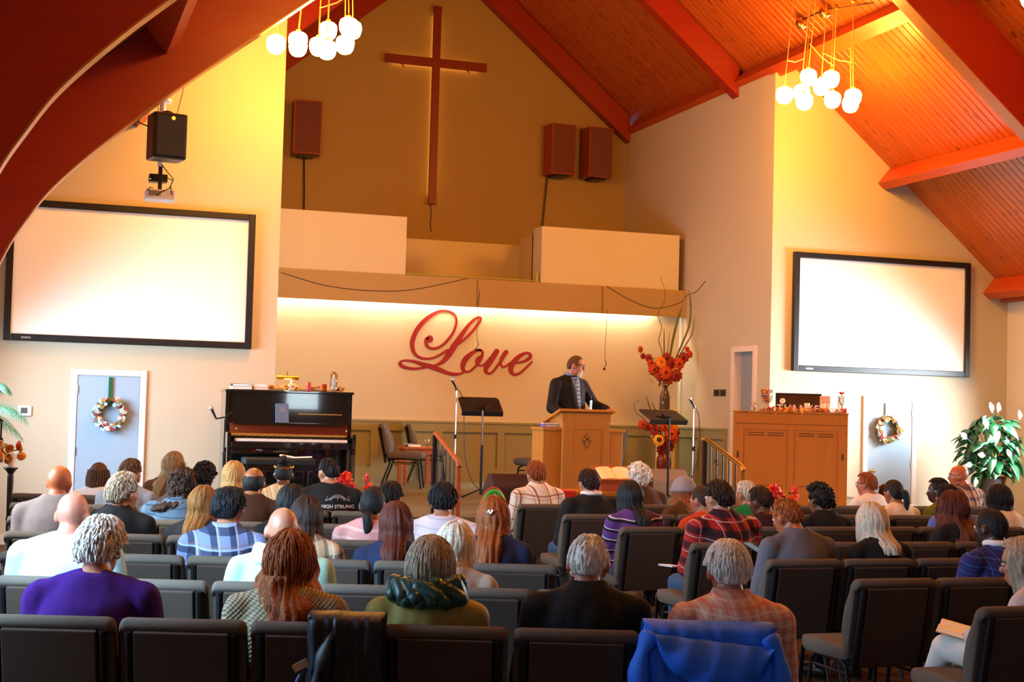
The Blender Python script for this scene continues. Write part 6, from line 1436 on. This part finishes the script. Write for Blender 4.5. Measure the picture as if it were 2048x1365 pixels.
# preacher
pT=1.755; pyaw=R(203)
ps=dict(T=pT,sw=.44,b=1.12,stand=True,hyaw=32,hpitch=6,loose=.020,sleeve=1.,collar=0,lean=.03,**{'arm1':((.285,.02,pT-.62),(.275,.24,pT-.70),(.27,.33,pT-.70)),'arm-1':((-.33,.10,pT-.58),(-.30,.34,pT-.625),(-.30,.44,pT-.63))})
bm,tb,pb,psb,pH,pzS,ptor=build_body(ps)
ptmp=[remesh_obj(bm,.0075,2),remesh_obj(tb,.012,4),remesh_obj(pb,.02,4)]
MS=flush(TMP+ptmp)
def dress(o,mt,mp,sb,matp):
    if mt is not None: obj('upper_garment',mt,None,o)
    mp.materials.append(matp); obj('trousers',mp,None,o); [obj('shoe',q,M_shoe,o,smooth=True) for q in sb]
for (X,Y_,a,h,hc,sk,top,opt,lab,sb,Hm,zS,tor,i,sd,r,T),k in zip(SPEC,range(len(SPEC))):
    mb,mt,mp=MS[3*k:3*k+3]; mb.materials.append(skin(sk)); tm=TOPS[top](); mt.materials.append(tm)
    cloth_disp(mt,.010 if opt.get('loose',.014)>.017 else .007,9,i)
    o=bpy.data.objects.new('person',mb); COL.objects.link(o); o.location=(X,Y_,0); o.rotation_euler=(0,0,a); tag(o,lab,'person','people seated in the %s block'%('left' if sd=='L' else 'right'))
    dress(o,mt,mp,sb,PANTS[2] if opt.get('book') else PANTS[1 if i%3==0 else 0]); eyes(o,Hm); accessories(o,Hm,opt,hc)
    if h not in ('','bald'):
        ho=obj('hair',build_hair(h,i+1),hm(hc),o,smooth=True); ho.matrix_local=Hm
        if h in ('longwavy','xlong','long','medium','curlylong'): ho.scale=(1,1,1)
    if opt.get('wcollar'):
        bm=nbm(); tube(bm,[(.078*math.cos(2*PI*q/24),-.006+.072*math.sin(2*PI*q/24),zS+.075-.012*max(0,math.sin(2*PI*q/24))) for q in range(24)],.019,8,closed=True,squash=1.0); obj('shirt_collar',bm,TOPS['white'](),o,smooth=True)
    if top=='olive':
        bm=nbm(); rnd=random.Random(4)
        for q in range(26):
            an_=R(175+190*q/25); rr=.120+rnd.uniform(-.015,.02); cap(bm,(rr*math.cos(an_),-.02+rr*.92*math.sin(an_),zS+.085+rnd.uniform(-.02,.02)),(rr*1.14*math.cos(an_+.35),-.03+rr*1.05*math.sin(an_+.35),zS+.045+rnd.uniform(-.02,.02)),.036,.032,8)
        obj('bunched_hood',bm,plain('dark teal nylon',(.012,.055,.045),.35,var=.5,scale=18),o,smooth=True)
    if opt.get('hood') and top=='mint':
        bm=nbm()
        for q in range(14):
            an_=R(185+170*q/13); rr=.11; cap(bm,(rr*math.cos(an_),-.02+rr*.9*math.sin(an_),zS+.065),(rr*1.1*math.cos(an_+.25),-.03+rr*math.sin(an_+.25),zS+.025),.032,.032,8)
        obj('white_hood',bm,plain('white fleece',(.72,.74,.78),.9),o,smooth=True)
    if opt.get('text'):
        from mathutils.bvhtree import BVHTree
        bv=BVHTree.FromPolygons([v.co for v in mt.vertices],[p.vertices for p in mt.polygons])
        def stick(me,x0,z0):
            for v in me.vertices:
                x,z=v.co.x+x0,v.co.y+z0; hit=bv.ray_cast(Vector((x,-1,z)),Vector((0,1,0)))
                v.co=Vector((x,(hit[0].y if hit[0] else -.14)-.004-.002*(v.co.z>0),z))
        me,w=text_mesh('HIGH STRUNG',.040,.001); me.materials.append(plain('pale shirt print',(.62,.58,.55),.7)); stick(me,-w/2+.075,zS-.135); obj('shirt_lettering',me,None,o)
        bm=nbm()
        for q in range(3): tube(bm,[((.10-.02*q)*math.cos(R(t_)),(.035+.012*q)*math.sin(R(t_)),0) for t_ in range(10,171,16)],.0028,5)
        for x in (-.10,-.05,0,.05,.10): tube(bm,[(x,.01,0),(x*.8,.05,0)],.0025,5)
        me=mesh('emblem',bm,plain('grey shirt print',(.24,.25,.30),.7)); stick(me,.075,zS-.085); obj('shirt_emblem',me,None,o)
        bm=nbm(); tube(bm,[(-.08,0,0),(-.04,-.018,0),(0,-.012,0),(.04,-.018,0),(.08,0,0)],.003,5); tube(bm,[(-.05,-.008,0),(0,-.03,0),(.05,-.008,0)],.003,5)
        me=mesh('emblem',bm,plain('rust shirt print',(.28,.12,.05),.7)); stick(me,.075,zS-.150); obj('shirt_emblem',me,None,o)
    if opt.get('book'):
        M=Matrix.Translation((X,Y_,0))@Matrix.Rotation(a,4,'Z'); p=M@Vector((-.03,.40,.665))
        t=thing('open_book','open paperback with cream pages held by the person in the cream sweater','book',p,a+R(20))
        t.rotation_euler=(R(12),R(-6),a+R(20))
        for s_ in (-1,1):
            bm=nbm(); prism(bm,[(0,.0),(s_*.05,.020),(s_*.10,.014),(s_*.125,.0)],-.09,.09,Matrix(((1,0,0,0),(0,0,1,0),(0,1,0,0),(0,0,0,1)))); obj('page_block',bm,plain('cream pages',(0,0,0)),t)
        bm=nbm(); box(bm,-.128,.128,-.092,.092,-.005,0); obj('cover',bm,plain('tan cover',(.4,.28,.15),.6),t)
# the preacher
mb,mt,mp=MS[-3:]; mb.materials.append(skin('fair')); M_suit=cloth('black suit wool',(.010,.0085,.009),.75,bump=.2); mt.materials.append(M_suit); cloth_disp(mt,.005,9,77)
o=bpy.data.objects.new('person',mb); COL.objects.link(o); o.location=(5.985,15.93,STZ); o.rotation_euler=(0,0,pyaw); tag(o,'person in a black suit, blue shirt and tie standing at the pulpit','person')
dress(o,None,mp,psb,M_suit); obj('suit_jacket',mt,None,o); eyes(o,pH); accessories(o,pH,{'glasses':1},'')
ho=obj('hair',build_hair('crop',5),hm('brown'),o,smooth=True); ho.matrix_local=pH
bm=nbm()
for k in range(90):
    rnd=random.Random(k); aa=R(rnd.uniform(-62,62)); z=rnd.uniform(-.115,-.070); rr=.066; p=Vector((math.sin(aa)*.052,.030+math.cos(aa)*(.056 if z>-.09 else .045),z)); ell(bm,pH@p,(.010,.007,.011),None,6,5)
obj('beard',bm,hm('silver'),o,smooth=True)
# shirt front, tie, lapels laid on the chest surface
from mathutils.bvhtree import BVHTree
bv=BVHTree.FromPolygons([v.co for v in mt.vertices],[p.vertices for p in mt.polygons])
def chest(x,z,off):
    h_=bv.ray_cast(Vector((x,1,z)),Vector((0,-1,0))); y=h_[0].y if h_[0] else .08
    return Vector((x,y+off,z))
def patch(name,outline,off,mat,n=14,th=.004):
    """outline: function f(z)->(x0,x1) sampled between z0,z1"""
    z0,z1,f=outline; bm=nbm(); rows=[]
    for i in range(n+1):
        z=z0+(z1-z0)*i/n; x0,x1=f(z); row=[]
        for j in range(7): row.append(bm.verts.new(chest(x0+(x1-x0)*j/6,z,off)))
        rows.append(row)
    for p,q in zip(rows,rows[1:]):
        for j in range(6): bm.faces.new((p[j],p[j+1],q[j+1],q[j]))
    r=bmesh.ops.extrude_face_region(bm,geom=bm.faces[:]); bmesh.ops.translate(bm,verts=[v for v in r['geom'] if isinstance(v,bmesh.types.BMVert)],vec=(0,-.02,0))
    return obj(name,bm,mat,o)
zt=pzS+.045; zb=pzS-.42
vee=lambda z:max(.004,.068*(z-zb)/(zt-zb))
patch('shirt_front',(zb,zt,lambda z:(-vee(z),vee(z))),.005,plain('blue dress shirt',(.16,.26,.46),.7))
patch('tie',(zb+.01,zt-.02,lambda z:(-(.022+.012*(zt-z)/.4),(.022+.012*(zt-z)/.4))),.011,plaid('grey striped tie',(.12,.14,.20),[((.36,.40,.48),.05,.3,0,'v',.8)]))
bm=nbm(); ell(bm,chest(0,zt-.03,.02),(.026,.014,.022)); obj('tie_knot',bm,_mc['grey striped tie'],o,smooth=True)
for q in (-1,1): patch('lapel',(zb,zt+.01,lambda z,q=q:tuple(sorted((q*vee(z),q*(vee(z)+.012+.040*math.sin(PI*min(1,max(0,(z-zb)/(zt-zb))))))))),.012,M_suit)
bm=nbm(); tube(bm,[pH@Vector((0,0,0))]*2,.001,3) if False else None
cc=Vector((0,.0,pzS+.075)); tube(bm,[cc+Vector((.066*math.cos(2*PI*q/24),.02+.062*math.sin(2*PI*q/24),.012-.025*max(0,math.sin(2*PI*q/24)))) for q in range(24)],.017,8,closed=True); obj('shirt_collar',bm,_mc['blue dress shirt'],o,smooth=True)
# ---------------------------------------------------------------- coats over chairs and small belongings
def draped(chairobj,label,cat,mat,w0,w1,drop,seed,name,skirt=1.0,shift=0.,front=.22):
    t=thing(name,label,cat,chairobj.location[:],chairobj.rotation_euler[2]); bm=nbm(); nx,ny=40,46; rows=[]; top_y,top_z=-.305,.885
    for j in range(ny+1):
        s=-front+ (drop+front)*j/ny; row=[]
        for i in range(nx+1):
            u=i/nx; wd=w0+(w1-w0)*max(0,s)/drop; x=shift+(u-.5)*wd
            if s<-.03: y=top_y+.10+.015; z=top_z+ (s+.03)*.9; y=top_y+.06+(-s)*.35
            elif s<.05:
                a=(s+.03)/.08*PI; y=top_y+.035-.055*math.sin(a/2)*1.2+.02; y=top_y+.055*math.cos(a); z=top_z+.032*math.sin(a)-.0
            else: y=top_y-.065-.02*(s-.05)+.18*(s-.05)*.0; z=top_z-(s-.05)
            y+=max(0,.55*(0.86-z))*.22 if s>.05 else 0
            f=max(0,s)/drop; fold=.013*math.sin(u*15+seed)+.007*math.sin(u*33+seed*2+s*5)+.016*noise.noise(Vector((u*6,s*5,seed)))
            y-=abs(fold)*(.35+f)*1.3+(.030 if s>.03 else 0); x+=.012*noise.noise(Vector((u*3,s*6,seed+5)))
            z+=.02*noise.noise(Vector((u*4,seed,1)))*(1 if s>drop*.8 else .25)
            if abs(u-.5)>.44 and s>.05: y+=.05*(abs(u-.5)-.44)/.06
            row.append(bm.verts.new((x,y,z)))
        rows.append(row)
    for p,q in zip(rows,rows[1:]):
        for i in range(nx): bm.faces.new((p[i],p[i+1],q[i+1],q[i]))
    r=bmesh.ops.extrude_face_region(bm,geom=bm.faces[:]); bmesh.ops.translate(bm,verts=[v for v in r['geom'] if isinstance(v,bmesh.types.BMVert)],vec=(0,.006,0))
    obj('draped_body',bm,mat,t,smooth=True); return t
M_blue=plain('royal blue nylon',(.015,.14,.74),.65,var=.05,scale=7,bump=.2,bscale=60)
t=draped(LEFTCHAIR[(0,5)],'royal blue hooded jacket draped over the last chair of the nearest row','jacket',M_blue,.52,.62,.62,2.2,'draped_jacket')
# hood hanging down the back
bm=nbm(); n=26; rows=[]
for i in range(n+1):
    u=-1+2*i/n; row=[]
    for j in range(13):
        f=j/12; sag=.23*(1-u*u)**.7; z=.875-.045*(u+1)*.5-sag*f+.012*math.sin(u*9)*f; y=-.435-.075*math.sin(PI*f)*(1-u*u*.8)-.01*math.sin(u*13+f*4)+.10*max(0,.5*(.86-z))
        row.append(bm.verts.new((u*.235+.01,y,z)))
    rows.append(row)
for p,q in zip(rows,rows[1:]):
    for j in range(12): bm.faces.new((p[j],p[j+1],q[j+1],q[j]))
r=bmesh.ops.extrude_face_region(bm,geom=bm.faces[:]); bmesh.ops.translate(bm,verts=[v for v in r['geom'] if isinstance(v,bmesh.types.BMVert)],vec=(0,.012,0))
obj('hood',bm,M_blue,t,smooth=True)
for q in (-1,1):
    bm=nbm(); pts=spline([(q*.23,-.38,.87),(q*.275,-.40,.78),(q*.29,-.39,.6),(q*.30,-.36,.36)],5); tube(bm,pts,[.045+.012*math.sin(k*1.1) for k in range(len(pts))],12,squash=.7); obj('sleeve',bm,M_blue,t,smooth=True)
M_dj=plain('shiny black jacket cloth',(.012,.013,.018),.5,var=.5,scale=9)
t=draped(LEFTCHAIR[(0,2)],'shiny black jacket draped over a chair of the nearest row','jacket',M_dj,.30,.34,.62,5.1,'draped_jacket',shift=.135)
bm=nbm(); pts=spline([(.10,-.36,.90),(.06,-.41,.78),(.02,-.42,.62),(.03,-.40,.40)],5); tube(bm,pts,[.030+.010*math.sin(k*1.3) for k in range(len(pts))],10,squash=.6); obj('sleeve',bm,M_dj,t,smooth=True)
bm=nbm(); pts=spline([(-.02,-.40,.70),(-.06,-.41,.60),(-.08,-.40,.35)],5); tube(bm,pts,.012,8); obj('strap',bm,plain('navy strap',(.03,.05,.14),.5),t,smooth=True)
bm=nbm(); box(bm,-.03,.03,-.012,.0,0,.03,Matrix.Translation((-.03,-.405,.70))@Matrix.Rotation(R(-30),4,'Y')); obj('tag',bm,plain('tan tag',(.45,.30,.18),.6),t)
# striped bundle on the front row, phone, note paper
t=thing('striped_bag','green and white striped soft bag lying on the stage edge near the wedge monitor','bag',(4.66,14.55,STZ))
for k,(c,r0) in enumerate((((.05,.38,.06),.13),((.78,.70,.58),.105),((.50,.05,.03),.15))):
    bm=nbm(); tube(bm,[(r0*math.cos(a),0.01*k,.26*math.sin(a)*(r0/.14)) for a in [PI*q/16 for q in range(17)]],.026 if k<2 else .010,8); obj('stripe_band',bm,plain('bag band %d'%k,c,.7),t,smooth=True)
bm=nbm(); rings(bm,[(0,0,.09,.05),(.06,0,.09,.06),(.12,0,.07,.05),(.17,0,.03,.03)]); obj('bag_body',bm,plain('bag canvas',(.66,.58,.46),.8),t,smooth=True)
M_phone=plain('phone glass',(.02,.02,.025),.1)
t=thing('mobile_phone','mobile phone held by the person in the slate grey shirt','phone',(4.53,8.55,.88)); t.rotation_euler=(R(20),0,R(20))
bm=nbm(); box(bm,-.036,.036,-.07,.07,-.004,.004,None,.003); obj('case',bm,M_phone,t)
bm=nbm(); box(bm,-.032,.032,-.064,.064,.004,.005); obj('screen',bm,emit('phone screen',(.75,.85,1),.2),t)
t=thing('note_paper','folded white note paper beside the red plaid flannel','paper',(4.36,9.47,.66),R(20))
bm=nbm(); box(bm,-.05,.05,-.07,.07,0,.004); obj('sheet',bm,plain('paper .8',(0,0,0)),t)
bm=nbm(); box(bm,-.05,.05,-.07,.07,.004,.007,Matrix.Rotation(R(5),4,'Y')); obj('fold',bm,plain('paper .8',(0,0,0)),t)
